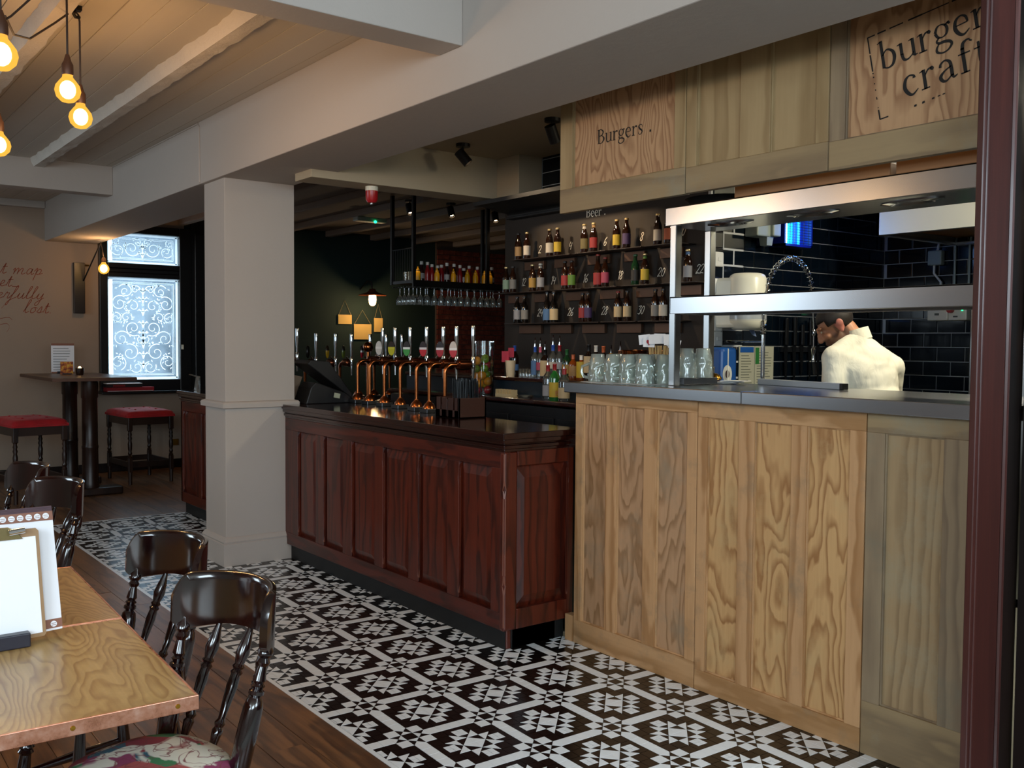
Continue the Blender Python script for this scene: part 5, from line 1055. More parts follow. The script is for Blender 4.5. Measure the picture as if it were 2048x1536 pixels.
t = thing('cable_box', 'small grey switch box with white cables on the rear tiles', 'switch', (X, 3.44, 2.16)); MB().box(X-.05, X, 3.385, 3.485, 2.155, 2.255).build('box', 'grey_box', t, bev=.008); MB().tube([(X-.02, 3.43, 2.255), (X-.02, 3.42, 2.30), (X-.02, 3.38, 2.42)], .008).tube([(X-.02, 3.45, 2.155), (X-.02, 3.45, 2.10), (X-.02, 3.40, 2.04), (X-.02, 3.395, 1.86)], .008).build('cable', 'white_plastic', t, smooth=True)
for y in (3.31, 3.21): tag(MB().tube([(X-.01, y, 1.86), (X-.01, y, 2.28), (X-.01, y-.02, 2.4)], .008).build('wall_cable', 'grey_box', None, smooth=True), 'thin pale cable running up the rear tiles '+('nearer the switch box' if y > 3.3 else 'nearer the steel cabinet'), 'cable')
t = thing('isolator', 'cream fan isolator box with red knob and green lamp on rear tiles', 'switch box', (X, 3.32, 1.78)); MB().box(X-.07, X, 3.32, 3.465, 1.775, 1.86).build('box', 'cream_plastic', t, bev=.008); MB().box(X-.07, X, 3.19, 3.318, 1.775, 1.86).build('box', 'cream_plastic', t, bev=.008); MB().lathe((X-.07, 3.295, 1.845), [(.022, 0), (.02, .03)], 14, (-1, 0, 0)).build('red_knob', 'alarm_red', t); MB().ball((X-.07, 3.22, 1.845), .007).build('lamp', 'green_glow', t); MB().box(X-.073, X-.07, 3.38, 3.41, 1.81, 1.825).box(X-.073, X-.07, 3.25, 3.28, 1.795, 1.805).build('print', 'print_grey', t)
t = thing('steel_cabinet', 'tall pale steel cabinet side at the kitchen right edge', 'cabinet', (6.15, 2.7, 0)); MB().box(5.98, X-.01, 2.35, 3.03, .05, 1.9).build('body', 'steel_plain', t, bev=.006); MB().box(6.05, X-.01, 2.35, 3.02, 1.9, 2.26).build('upper', plain('pale_panel', 'b9b2a4', .5), t); MB().box(5.975, 5.98, 2.965, 2.995, 1.50, 1.56).build('sticker', plain('yellow_tag', 'c99a2a', .6), t)
for y in (2.4, 2.95): MB().box(6.0, 6.04, y, y+.04, 0, .05).build('foot', 'iron', t)
t = thing('prep_counter', 'steel preparation counter along the rear kitchen tiles', 'worktop', (6.0, 2.6, 0)); MB().box(5.75, X-.005, 3.04, 3.19, .86, .9).build('worktop', 'steel_plain', t); MB().box(5.78, X-.02, 3.04, 3.18, .05, .86).build('cabinet', 'steel_plain', t)
area('kitchen_strip_light', (4.75, 2.1, 2.93), (4.85, 2.7, 0), .25, 1.2, 62, (1, .90, .68))
# ------------------------------------------------------------------ the cook
def fuse(name, mb, voxel, mats, parent, fn=None, smooth=6):
    me = bpy.data.meshes.new('tmp'); me.from_pydata(mb.v, [], mb.f); o = bpy.data.objects.new('tmp', me); C.objects.link(o)
    rm = o.modifiers.new('r', 'REMESH'); rm.mode = 'VOXEL'; rm.voxel_size = voxel; sm = o.modifiers.new('s', 'SMOOTH'); sm.factor = .5; sm.iterations = smooth
    ev = o.evaluated_get(bpy.context.evaluated_depsgraph_get()); m2 = bpy.data.meshes.new_from_object(ev); bpy.data.objects.remove(o); m2.name = name
    m2.materials.clear()
    for m in mats: m2.materials.append(M[m])
    off = wloc(parent)
    if fn:
        at = m2.attributes.new('tone', 'FLOAT_VECTOR', 'POINT')
        for v in m2.vertices: at.data[v.index].vector = fn(v.co)
    for v in m2.vertices: v.co -= off
    m2.shade_smooth(); r = bpy.data.objects.new(name, m2); C.objects.link(r); r.parent = parent; return r
def capsule(mb, a, b, ra, rb, n=14):
    a = Vector(a); b = Vector(b); d = (b-a); L = d.length
    pr = [(ra*sin(pi/2*k/4), -ra*cos(pi/2*k/4)) for k in range(5)]+[(rb*cos(pi/2*k/4), L+rb*sin(pi/2*k/4)) for k in range(5)]
    pr[0] = (.0008, -ra); pr[-1] = (.0008, L+rb); mb.lathe(a, pr, n, d)
def ell(mb, mt, c, r, nu=18, nv=12):
    k = len(mb.v); mb.ball((0, 0, 0), 1, nu=nu, nv=nv)
    for i in range(k, len(mb.v)):
        x, y, z = mb.v[i]; mb.v[i] = tuple(mt @ Vector((c[0]+x*r[0], c[1]+y*r[1], c[2]+z*r[2])))
t = NT('skin'); n = t.noise(t.coord('Object'), 30, 4); at = t.N('Attribute', attribute_name='tone'); sx = t.N('SeparateXYZ'); t.L(at.outputs['Vector'], sx.inputs[0]); t.set(t.mix(sx.outputs[1], t.mix(t.math('MULTIPLY', sx.outputs[0], .8), t.mix(n, hx('b07a5c'), hx('c08a6a')), hx('4a3428')), hx('bb7566')), .5); t.b.inputs['Subsurface Weight'].default_value = .08; t.b.inputs['Subsurface Radius'].default_value = (.02, .008, .004)
plain('ear_skin', 'bb7566', .5); plain('stubble', '5d4336', .65, var=.3); plain('hair_dark', '1c130e', .6, var=.3); plain('trouser', '15151a', .8); plain('shoe', '0c0c0d', .4)
t = NT('jacket'); v = t.coord('Object'); n = t.noise(v, 11, 5, .6, .6); t.set(t.mix(n, hx('e4e2cf'), hx('efeddd')), .85); t.bump(t.noise(t.coord('Object', (1.2, 1.2, .5)), 13, 3, .5, 1.2), .3, .02)
ck = thing('person', 'cook in cream jacket seen from behind, head bent over kitchen work', 'person', (4.70, 2.90, 0))
SL, SRr = Vector((4.53, 3.03, 1.53)), Vector((4.885, 2.91, 1.48)); EL, ER = Vector((4.475, 2.99, 1.27)), Vector((4.985, 2.98, 1.22)); HL, HR = Vector((4.56, 3.26, 1.06)), Vector((4.80, 3.27, 1.05))
NB = Vector((4.675, 3.0, 1.655)); HC = Vector((4.60, 3.08, 1.712))
fdir = Vector((-.60, .62, -.66)).normalized(); side = fdir.cross(Vector((-.1, .15, 1))).normalized(); upv = side.cross(fdir).normalized()
HM = Matrix(((side.x, fdir.x, upv.x, HC.x), (side.y, fdir.y, upv.y, HC.y), (side.z, fdir.z, upv.z, HC.z), (0, 0, 0, 1)))
mb = MB()
ell(mb, HM, (0, -.012, .025), (.074, .094, .085)); ell(mb, HM, (0, .032, -.035), (.058, .066, .082)); ell(mb, HM, (0, .066, -.098), (.03, .024, .022)); ell(mb, HM, (0, .02, -.07), (.056, .058, .04))
for y, z, r in ((.092, .02, .012), (.102, .0, .013), (.110, -.018, .015), (.112, -.026, .016)): ell(mb, HM, (0, y, z), (r*.8, r, r))
for s in (-1, 1):
    ell(mb, HM, (s*.012, .100, -.03), (.009, .01, .008)); ell(mb, HM, (s*.03, .082, .032), (.026, .014, .009)); ell(mb, HM, (s*.042, .07, -.025), (.02, .02, .02)); ell(mb, HM, (s*.03, .078, .008), (.012, .010, .008))
    ell(mb, HM, (s*.074, -.008, -.01), (.010, .022, .034)); ell(mb, HM, (s*.082, -.016, .004), (.006, .02, .024)); ell(mb, HM, (s*.076, -.002, -.036), (.008, .012, .014))
ell(mb, HM, (0, .092, -.058), (.022, .012, .006)); ell(mb, HM, (0, .090, -.068), (.019, .012, .007))
capsule(mb, HC-upv*.05-fdir*.035, NB-Vector((0, .01, .06)), .056, .066); capsule(mb, SL, SRr, .05, .05); capsule(mb, (4.69, 2.98, 1.5), (4.70, 2.88, 1.0), .1, .12)
for S_, E_, H_ in ((SL, EL, HL), (SRr, ER, HR)): capsule(mb, S_, E_, .045, .038); capsule(mb, E_, H_, .036, .026)
for H_, E_, sg in ((HL, EL, 1), (HR, ER, -1)):
    d = (H_-E_).normalized(); w = d.cross(Vector((0, 0, 1))).normalized(); dn = Vector((0, 0, -1)); pm = H_+d*.05; capsule(mb, H_, pm+d*.03, .026, .03)
    for k, L in ((-1.5, .062), (-.5, .074), (.5, .07), (1.5, .054)):
        a = pm+w*(k*.019)+d*.03; b = a+d*L*.5+dn*.008; c = b+d*L*.35+dn*.03; capsule(mb, a, b, .0095, .009, 8); capsule(mb, b, c, .009, .0075, 8)
    a = H_+w*(sg*.026)+d*.015; b = a+w*(sg*.022)+d*.03+dn*.01; capsule(mb, a, b, .011, .010, 8); capsule(mb, b, b+d*.028+dn*.016, .010, .008, 8)
for s in (-1, 1): capsule(mb, (4.70+s*.09, 2.88, .95), (4.70+s*.1, 2.9, .5), .085, .058); capsule(mb, (4.70+s*.1, 2.9, .5), (4.70+s*.1, 2.86, .09), .055, .04); capsule(mb, (4.70+s*.1, 2.85, .05), (4.70+s*.11, 3.0, .04), .04, .035)
HI = HM.inverted()
def sst(a, b, x): t = min(1, max(0, (x-a)/(b-a))); return t*t*(3-2*t)
def headmat(c):
    p = HI @ c
    if p.length > .2: return (0, 0, 0)
    ear = sst(.066, .074, abs(p.x))*sst(-.055, -.035, p.y)*(1-sst(.015, .03, p.y))*sst(-.06, -.045, p.z)
    jaw = (1-sst(-.045, -.02, p.z+.25*max(0, .03-abs(p.y-.0))))*sst(-.05, -.02, p.y)*(1-sst(.1, .108, p.y)*sst(-.05, -.04, p.z))
    jaw = max(jaw, sst(-.012, -.002, p.y)*(1-sst(.02, .03, p.y))*(1-sst(-.005, .02, p.z))) if p.z > -.14 else 0
    return (jaw*(1-sst(-.0, .02, p.z)), ear, 0)
bdy = fuse('body', mb, .0045, ['skin'], ck, headmat, 4)
hm = MB(); ell(hm, HM, (0, -.016, .03), (.081, .1, .089), 28, 20)
keep = []
for f in hm.f:
    c = HI @ (sum((Vector(hm.v[k]) for k in f), Vector())/len(f))
    hl = .055 if c.y > .05 else (.02 if c.y > .0 else (-.01-.45*(-c.y) if c.y > -.09 else -.06))
    if c.z > hl: keep.append(f)
h2 = MB(); h2.v = hm.v; h2.f = keep; h2.i = [0]*len(keep); o = h2.build('hair', 'hair_dark', bdy, smooth=True, solid=.006)
b = o.modifiers.new('n', 'DISPLACE'); tx = bpy.data.textures.new('hair_noise', 'CLOUDS'); tx.noise_scale = .012; b.texture = tx; b.strength = .006
for s in (-1, 1):
    e_ = MB(); ell(e_, HM, (s*.03, .085, .012), (.009, .006, .006), 10, 8); e_.build('eye', 'cream_plastic', bdy, smooth=True); e_ = MB(); ell(e_, HM, (s*.03, .086, .031), (.02, .009, .004), 10, 8); e_.build('eyebrow', 'hair_dark', bdy, smooth=True)
jk = MB(); I4 = Matrix.Identity(4)
TW = Matrix.Translation((4.70, 0, 0)) @ Matrix.Rotation(-.25, 4, 'Z')
def te(c, r): ell(jk, Matrix.Translation(Vector(c)) @ Matrix.Rotation(-.28, 4, 'Z'), (0, 0, 0), r)
te((4.71, 2.86, .92), (.19, .145, .14)); te((4.705, 2.875, 1.08), (.185, .14, .2)); te((4.70, 2.91, 1.25), (.19, .14, .2)); te((4.70, 2.95, 1.40), (.195, .145, .17))
te((4.695, 2.95, 1.50), (.15, .12, .13)); te((4.755, 2.93, 1.42), (.12, .13, .15)); te((4.63, 2.97, 1.44), (.12, .13, .15))
capsule(jk, SL+Vector((.02, -.01, 0)), SRr+Vector((-.02, 0, 0)), .075, .075); capsule(jk, (4.69, 2.96, 1.48), NB-Vector((0, .01, .03)), .14, .075)
capsule(jk, SL, NB-Vector((.02, .01, .03)), .07, .06); capsule(jk, SRr, NB-Vector((-.02, .02, .04)), .07, .06)
for S_, E_, H_ in ((SL, EL, HL), (SRr, ER, HR)): capsule(jk, S_, E_, .072, .062); capsule(jk, E_, E_.lerp(H_, .86), .06, .045)
ax = (HC-upv*.07-NB); fuse('jacket', jk, .0095, ['jacket'], ck, None, 5)
jo = [o for o in ck.children if o.name.startswith('jacket')][0]
tx2 = bpy.data.textures.new('folds', 'CLOUDS'); tx2.noise_scale = .11; dm_ = jo.modifiers.new('folds', 'DISPLACE'); dm_.texture = tx2; dm_.strength = .014; dm_.mid_level = .55
cl = MB(); c0 = NB+Vector((.005, -.004, -.012)); axn = (upv*.5+Vector((0, .12, .9))).normalized(); cl.lathe(c0, [(.079, -.02), (.076, .02), (.074, .045), (.07, .045), (.07, .0)], 26, axn, cap=False); cl.build('collar', 'jacket', jo, smooth=True)
tr = MB()
for s in (-1, 1): capsule(tr, (4.70+s*.085, 2.88, .93), (4.70+s*.1, 2.9, .5), .105, .08); capsule(tr, (4.70+s*.1, 2.9, .5), (4.70+s*.1, 2.86, .11), .08, .065)
fuse('trousers', tr, .014, ['trouser'], ck, None, 4)
sh = MB()
for s in (-1, 1): capsule(sh, (4.70+s*.1, 2.84, .05), (4.70+s*.115, 3.02, .045), .05, .045)
sh.build('shoes', 'shoe', ck, smooth=True)
from mathutils.bvhtree import BVHTree
dg = bpy.context.evaluated_depsgraph_get(); ev = jo.evaluated_get(dg); bv = BVHTree.FromPolygons([jo.matrix_world @ v.co+Vector((4.70, 2.90, 0))-jo.matrix_world.translation for v in ev.data.vertices], [tuple(p.vertices) for p in ev.data.polygons])
pm = MB(); fd = Vector((.5, .85, 0)).normalized()
for k in range(5):
    for j in range(2):
        q0 = []
        for du, dv in ((0, 0), (.007, 0), (.007, .009), (0, .009)):
            p = Vector((4.735, 2.0, 1.615-k*.0125))+Vector((.85, -.5, 0))*(du+j*.010+k*.005)+Vector((0, 0, dv)); h = bv.ray_cast(p-fd*.2, fd)
            if h[0] is not None: q0.append(h[0]-fd*.004)
        if len(q0) == 4: pm.add(q0, [(0, 1, 2, 3)])
if pm.f: pm.build('back_print', 'print_grey', jo)
# ------------------------------------------------------------------ dining tables
wood('lacquer', '0c0304', '240806', 'Z', 3, .1, 5, .12, 4, .02, coat=1, fine=.3)
plain('table_iron', '1b1412', .45)
def dtable(ox, oy, rz, w, d, label):
    t = thing('dining_table', label, 'table', (0, 0, 0), 'copper edged oak tables')
    MB().box(.004, w-.004, .004, d-.004, .722, .749).build('oak_top', 'oak_top', t)
    mb = MB().box(0, w, 0, .006, .715, .7505).box(0, w, d-.006, d, .715, .7505).box(0, .006, .006, d-.006, .715, .7505).box(w-.006, w, .006, d-.006, .715, .7505); mb.build('copper_edge', 'copper_edge', t, bev=.0015)
    for x in (.06, .3, .52, w-.05):
        MB().lathe((x, -.0002, .733), [(.006, 0), (.0055, .0016), (.001, .002)], 12, (0, -1, 0)).build('screw', 'brass', t, smooth=True)
    for y in (.08, .4, .7): MB().lathe((w+.0002, y, .733), [(.006, 0), (.0055, .0016), (.001, .002)], 12, (1, 0, 0)).build('screw', 'brass', t, smooth=True)
    MB().lathe((w/2-.1, d/2, .02), [(.045, 0), (.04, .1), (.03, .3), (.035, .6), (.05, .7)], 16).build('column', 'lacquer', t, smooth=True)
    MB().box(w/2-.4, w/2+.2, d/2-.04, d/2+.04, 0, .04).box(w/2-.14, w/2-.06, d/2-.3, d/2+.3, 0, .04).build('foot', 'lacquer', t, bev=.01)
    t.location = (ox, oy, 0); t.rotation_euler.z = rz; return t
tt = NT('copper_edge'); n = tt.noise(tt.coord('Object'), 22, 5, .7); tt.set(tt.ramp(n, [(.3, hx('a8684c')), (.5, hx('d39478')), (.7, hx('e2b29c'))]), tt.ramp(n, [(.3, (.2,)*3+(1,)), (.7, (.45,)*3+(1,))]), .85)
th = radians(-2.4)
def tw(x, y): return (x*cos(th)-y*sin(th), x*sin(th)+y*cos(th))
def place(cornerx, cornery, w): return (cornerx-w*cos(th), cornery-w*sin(th))
W1 = .80; o1 = place(.778, 2.24, W1); dtable(o1[0], o1[1], th, W1, .772, 'nearest oak table with scuffed copper edge, menu stand at its back')
o2 = place(.812, 3.016, W1); dtable(o2[0], o2[1], th, W1, .80, 'second oak table pushed up behind the nearest one')
# ------------------------------------------------------------------ spindle back chairs
t = NT('floral'); v = t.coord('Object'); n0 = t.noise(v, 9, 3, .5, .8); base = hx('d9d2c0')
vo = t.N('TexVoronoi'); vo.inputs['Scale'].default_value = 11; t.L(v, vo.inputs['Vector'])
c1 = t.ramp(vo.outputs['Color'], [(0, hx('8c2f3a')), (.3, hx('a8504c')), (.45, hx('2f5a6a')), (.6, hx('3f7a4e')), (.75, hx('8a3a5a')), (.9, hx('c98a5a'))]); c1.node.color_ramp.interpolation = 'CONSTANT'
msk = t.ramp(n0, [(.47, (0, 0, 0, 1)), (.52, (1, 1, 1, 1))]); col = t.mix(msk, base, c1)
ln = t.math('ABSOLUTE', t.math('SUBTRACT', t.noise(v, 14, 2, .5, 1.0), .5)); lm = t.ramp(ln, [(.0, (1, 1, 1, 1)), (.025, (0, 0, 0, 1))]); t.set(t.mix(lm, col, hx('7c3a3c')), .8)
ch = thing('spindle_chair', 'x', 'chair', (0, 0, 0), 'dark lacquered spindle back chairs')
def sup(a, b, n, z, k=2.6):
    out = []
    for q in range(n):
        an = 2*pi*q/n; c, s = cos(an), sin(an); out.append((a*abs(c)**(2/k)*(1 if c > 0 else -1), b*abs(s)**(2/k)*(1 if s > 0 else -1), z))
    return out
def loft(mb, rings):
    n = len(rings[0]); vs = [p for r in rings for p in r]
    mb.add(vs, [(j*n+q, j*n+(q+1) % n, (j+1)*n+(q+1) % n, (j+1)*n+q) for j in range(len(rings)-1) for q in range(n)]+[tuple(range(n-1, -1, -1)), tuple((len(rings)-1)*n+q for q in range(n))])
mb = MB(); loft(mb, [sup(.19, .19, 40, .425), sup(.215, .22, 40, .43), sup(.22, .225, 40, .445), sup(.21, .215, 40, .455)]); st0 = mb.build('seat', 'lacquer', ch, smooth=True)
mb = MB(); loft(mb, [sup(.195, .20, 40, .455), sup(.20, .205, 40, .47), sup(.185, .19, 40, .487), sup(.14, .145, 40, .498), sup(.07, .07, 40, .502)]); mb.build('cushion', 'floral', st0, smooth=True, ang=70)
LEG = [(0, .014), (.1, .017), (.2, .02), (.3, .021), (.32, .026), (.34, .02), (.36, .026), (.38, .019), (.55, .024), (.66, .02), (.68, .026), (.70, .019), (.72, .025), (.74, .018), (.9, .017), (1, .016)]
LEG = [(q, r*.95) for q, r in LEG]
for sx in (-1, 1):
    for sy in (-1, 1): MB().turned((sx*.15, sy*.15, .43), (sx*.195, sy*.19, 0), LEG[::-1] if False else LEG, 12).build('leg', 'lacquer', ch, smooth=True)
for sy in (-1, 1): MB().turned((-.175, sy*.175, .2), (.175, sy*.175, .2), [(0, .009), (.3, .013), (.5, .017), (.7, .013), (1, .009)], 10).build('stretcher', 'lacquer', ch, smooth=True)
MB().turned((0, -.175, .2), (0, .175, .2), [(0, .009), (.5, .016), (1, .009)], 10).build('stretcher', 'lacquer', ch, smooth=True)
AM = 1.15
def cx(tq): return .215+.19*(cos(AM*tq)-cos(AM)), .2*sin(AM*tq)/sin(AM)
SPN = [(0, .009), (.03, .015), (.05, .009), (.16, .014), (.2, .016), (.22, .011), (.25, .016), (.28, .010), (.42, .014), (.52, .0165), (.60, .014), (.62, .018), (.64, .012), (.66, .018), (.68, .013), (.76, .02), (.84, .016), (.93, .009), (1, .007)]
for k, tq in enumerate((-.46, 0, .46)):
    x, y = cx(tq); MB().turned((.165+.02*(1-tq*tq), tq*.27, .44), (x+.012, y, .79), SPN, 12).build('spindle', 'lacquer', ch, smooth=True)
PST = [(0, .02), (.04, .027), (.3, .029), (.5, .027), (.56, .022), (.585, .014), (.60, .021), (.625, .021), (.64, .014), (.66, .02), (.68, .0125), (.70, .018), (.80, .012), (.83, .019), (.86, .0125), (.885, .021), (.92, .021), (.95, .012), (1, .012)]
for s in (-1, 1):
    x, y = cx(s*.90); MB().turned((.155, s*.165, .44), (x+.008, y, .80), PST, 14).build('post', 'lacquer', ch, smooth=True)
def crest(mb):
    NU, NV = 40, 8; rows = []
    for i in range(NU+1):
        tq = -1.04+2.08*i/NU; a = abs(tq); x, y = cx(tq); nx, ny = cos(AM*tq), sin(AM*tq)*.95
        rd = max(0, (a-.80)/.24); top = .925-.010*tq*tq-.058*rd**2.6; bot = .778-.022*max(0, a-.35)/.65+.030*max(0, (a-.93)/.11)
        prof = []
        for q in range(NV+1):
            f = q/NV; z = bot+(top-bot)*f; lean = .05*(z-.78); prof.append((x+lean, y, z, nx, ny))
        rows.append(prof)
    vs = []; ring = []
    for prof in rows:
        r = []
        for x, y, z, nx, ny in prof: r.append((x-nx*.009, y-ny*.009, z))
        x, y, z, nx, ny = prof[-1]; r.append((x+.002, y, z+.006))
        for x, y, z, nx, ny in prof[::-1]: r.append((x+nx*.015, y+ny*.015, z))
        x, y, z, nx, ny = prof[0]; r.append((x+.002, y, z-.004)); ring.append(r)
    loft(mb, ring)
mb = MB(); crest(mb); mb.build('crest_rail', 'lacquer', ch, smooth=True, ang=60)
CH = ((.74, 2.52, 16, 'nearest dark spindle chair with floral seat under the nearest oak table'), (.80, 3.22, 15, 'dark spindle chair behind the nearest one, at the second oak table'), (.80, 4.87, 19, 'dark spindle chair just behind the white menu card at left edge'), (.795, 5.62, 11, 'farthest dark spindle chair, behind menu card and before the poseur table'))
for k, (x, y, a, lb) in enumerate(CH):
    if k == 0: ch.location = (x, y, 0); ch.rotation_euler.z = radians(a); ch['label'] = lb
    else: dup(ch, (x, y, 0), radians(a), lb)
# ------------------------------------------------------------------ menu stand with clipboard
ms = thing('menu_holder', 'dark grey menu holder block on the seam of the two oak tables', 'holder', (.40, 2.90, .75)); MB().box(.24, .53, 2.868, 2.90, .7505, .79).box(.24, .53, 2.955, 2.985, .7505, .785).box(.24, .53, 2.90, 2.955, .7505, .757).build('block', plain('holder_dark', '23222e', .35), ms, bev=.008, seg=3)
plain('menu_white', 'f2f1f4', .7); plain('menu_header', '8a5a46', .6); plain('card_edge', '4a3038', .6)
mc = thing('menu_card', 'stack of tall white menu cards with brown emblem strip standing in the holder', 'menu', (.45, 2.94, .757))
def tilt(x, z, y0=2.925, k=.10): return (x-(z-.757)*.05, y0+(z-.757)*k, z)
for j in range(4):
    yo = 2.925+j*.006; zz = 1.108+j*.004; MB().prism([tilt(.34, .759, yo), tilt(.624+j*.001, .772, yo), tilt(.624+j*.001, zz, yo), tilt(.34, zz, yo)], (0, .003, 0)).build('card', 'menu_white' if j == 0 else 'card_edge', mc)
yo = 2.9235; hs = MB().prism([tilt(.34, 1.083, yo), tilt(.6245, 1.083, yo), tilt(.6245, 1.109, yo), tilt(.34, 1.109, yo)], (0, .001, 0)).build('header_strip', 'menu_header', mc)
fs_ = MB().prism([tilt(.34, .768, yo), tilt(.6245, .778, yo), tilt(.6245, .803, yo), tilt(.34, .796, yo)], (0, .001, 0)).build('footer_strip', 'menu_header', mc)
for x, z in ((.606, 1.096), (.584, 1.096), (.562, 1.096), (.540, 1.096), (.518, 1.096), (.496, 1.096), (.602, .789)):
    mb = MB().prism([tilt(x+.0085*cos(q*pi/7), z+.0085*sin(q*pi/7), 2.9225) for q in range(14)], (0, .0008, 0)); mb.m = 1
    for dz in (-.003, .002): mb.prism([tilt(x-.006, z+dz-.0006, 2.9218), tilt(x+.006, z+dz-.0006, 2.9218), tilt(x+.006, z+dz+.0006, 2.9218), tilt(x-.006, z+dz+.0006, 2.9218)], (0, .0004, 0))
    mb.build('emblem', ['menu_white', 'menu_header'], hs if z > 1 else fs_)
cb = thing('clipboard', 'tan clipboard with steel clip and blank white sheet before the menu cards', 'clipboard', (.42, 2.905, .757))
def tb(x, z, y0=2.905, k=.06): return (x-(z-.757)*.045, y0+(z-.757)*k, z)
MB().prism([tb(.28, .757), tb(.572, .765), tb(.577, .772), tb(.577, 1.062), tb(.570, 1.07), tb(.28, 1.07)], (0, .003, 0)).build('board', plain('clip_tan', 'a8845e', .6, var=.15), cb)
MB().prism([tb(.28, .768, 2.9035), tb(.568, .776, 2.9035), tb(.568, 1.048, 2.9035), tb(.28, 1.048, 2.9035)], (0, .001, 0)).build('sheet', plain('sheet_white', 'fbfafc', .6), cb)
MB().prism([tb(.40, 1.045, 2.898), tb(.535, 1.045, 2.898), tb(.518, 1.07, 2.898), tb(.50, 1.08, 2.898), tb(.40, 1.082, 2.898)], (0, .005, 0)).build('clip', plain('clip_brass', '9a8a60', .25, .9), cb, bev=.001); MB().lathe(tb(.52, 1.068, 2.892), [(.009, -.02), (.009, .02)], 12, (1, 0, .1)).build('spring', 'chrome', cb, smooth=True)
# ------------------------------------------------------------------ pendant bulbs
t = NT('bulb_glass'); t.n.remove(t.b); a = t.N('BsdfTransparent'); a.inputs[0].default_value = (1, .72, .25, 1); e = t.N('Emission'); e.inputs[0].default_value = (1, .55, .08, 1); e.inputs[1].default_value = 1.3; m = t.N('MixShader'); m.inputs[0].default_value = .55; t.L(a.outputs[0], m.inputs[1]); t.L(e.outputs[0], m.inputs[2]); t.L(m.outputs[0], t.out.inputs[0])
emit('filament', 'ffe9b0', 30); plain('flex', '2a1d16', .7); plain('lampholder', '4a3022', .5, .3)
def pendant(x, y, z, r, label, cord, pw):
    p = thing('pendant_bulb', label, 'pendant lamp', (x, y, z), 'bare globe bulbs on braided flex')
    MB().lathe((x, y, z), [(.001, -r), (r*.5, -r*.87), (r*.87, -r*.5), (r, 0), (r*.9, r*.42), (r*.62, r*.8), (r*.42, r*1.05), (r*.36, r*1.3)], 20, cap=False).build('globe', 'bulb_glass', p, smooth=True, ang=80)
    MB().ball((x, y, z+.004), r*.62, r*.62, r*.74).build('filament', 'filament', p.children[0], smooth=True)
    MB().lathe((x, y, z+r*1.25), [(r*.42, 0), (r*.45, .01), (r*.44, .045), (r*.3, .06), (.008, .09)], 16).build('lampholder', 'lampholder', p, smooth=True)
    MB().tube(cord, .0045, 6).build('flex', 'flex', p, smooth=True)
    point('pendant_light', (x, y, z-r-.02), pw, WARM, .05).parent = None; return p
zh = 3.175
pendant(1.03, 4.60, 2.705, .055, 'glowing globe bulb in the middle on a straight flex', [(1.03, 4.60, 2.8), (1.03, 4.60, 3.19)], 9)
pendant(1.16, 4.93, 2.665, .054, 'lowest glowing globe bulb hanging from the ceiling hook', [(1.16, 4.93, 2.75), (1.16, 4.93, 3.12), (1.155, 4.93, 3.15), (1.145, 4.92, 3.155), (1.10, 4.85, 3.13), (1.0, 4.7, 3.02), (.85, 4.45, 2.86), (.75, 4.22, 2.80), (.70, 4.1, 2.83)], 9)
pendant(.655, 3.93, 2.635, .058, 'large glowing globe bulb cut by the left edge, near the camera', [(.655, 3.93, 2.73), (.655, 3.93, 3.19)], 9)
pendant(.86, 5.25, 2.545, .054, 'glowing globe bulb at far left edge below the others', [(.86, 5.25, 2.64), (.86, 5.25, 3.19)], 9)
hk = thing('ceiling_hook', 'black ceiling hook holding the lowest bulb flex', 'hook', (1.14, 4.92, 3.19)); MB().box(1.12, 1.165, 4.90, 4.94, 3.165, 3.19).tube([(1.14, 4.92, 3.17), (1.125, 4.91, 3.15), (1.14, 4.92, 3.135), (1.16, 4.93, 3.14)], .008).build('hook', 'iron', hk)
tag(MB().tube([(.66, 3.95, 2.76), (.70, 3.99, 2.80), (.78, 4.05, 2.90), (.84, 4.08, 3.0), (.88, 4.1, 3.19)], .0045, 6).build('swag_flex', 'flex', None, smooth=True), 'loose braided flex swagging up from the big left bulb', 'cable')
# ------------------------------------------------------------------ poseur table, stools, wall lamp, window sill
ht = thing('poseur_table', 'tall square edged poseur table on two round columns by far wall', 'high table', (2.5, 10.9, 0))
MB().box(2.1, 2.9, 10.15, 11.75, 1.188, 1.22).build('top', wood('poseur_top', '3a281a', '6e5136', 'Y', 5, .1, 3, .35, 4, .1), ht, bev=.003); MB().box(2.097, 2.903, 10.147, 11.753, 1.186, 1.215).build('edge_band', plain('poseur_edge', '5a3828', .4, .4, var=.3), ht)
for y in (10.4, 11.25):
    MB().lathe((2.5, y, .08), [(.085, 0), (.088, .05), (.08, .07), (.078, .40), (.082, .41), (.082, .43), (.077, .44), (.075, .92), (.083, .93), (.083, 1.11)], 20).build('column', 'stool_wood', ht, smooth=True)
    MB().box(2.2, 2.8, y-.1, y+.1, 0, .08).build('foot', 'stool_wood', ht, bev=.015)
fm = thing('menu_card', 'white menu card in holder on the poseur table by the wall', 'menu', (2.5, 11.62, 1.22)); MB().box(2.39, 2.63, 11.60, 11.606, 1.225, 1.56).build('card', 'menu_white', fm); MB().box(2.39, 2.63, 11.597, 11.60, 1.535, 1.56).build('header_strip', 'menu_header', fm); MB().box(2.39, 2.63, 11.597, 11.60, 1.225, 1.24).build('footer_strip', 'menu_header', fm); MB().box(2.45, 2.57, 11.58, 11.63, 1.22, 1.245).build('holder', 'holder_dark', fm)
mb = MB()
for k in range(9): mb.box(2.41, 2.60-.08*R.random(), 11.598, 11.6, 1.50-k*.03, 1.505-k*.03)
mb.build('print', 'print_grey', fm)
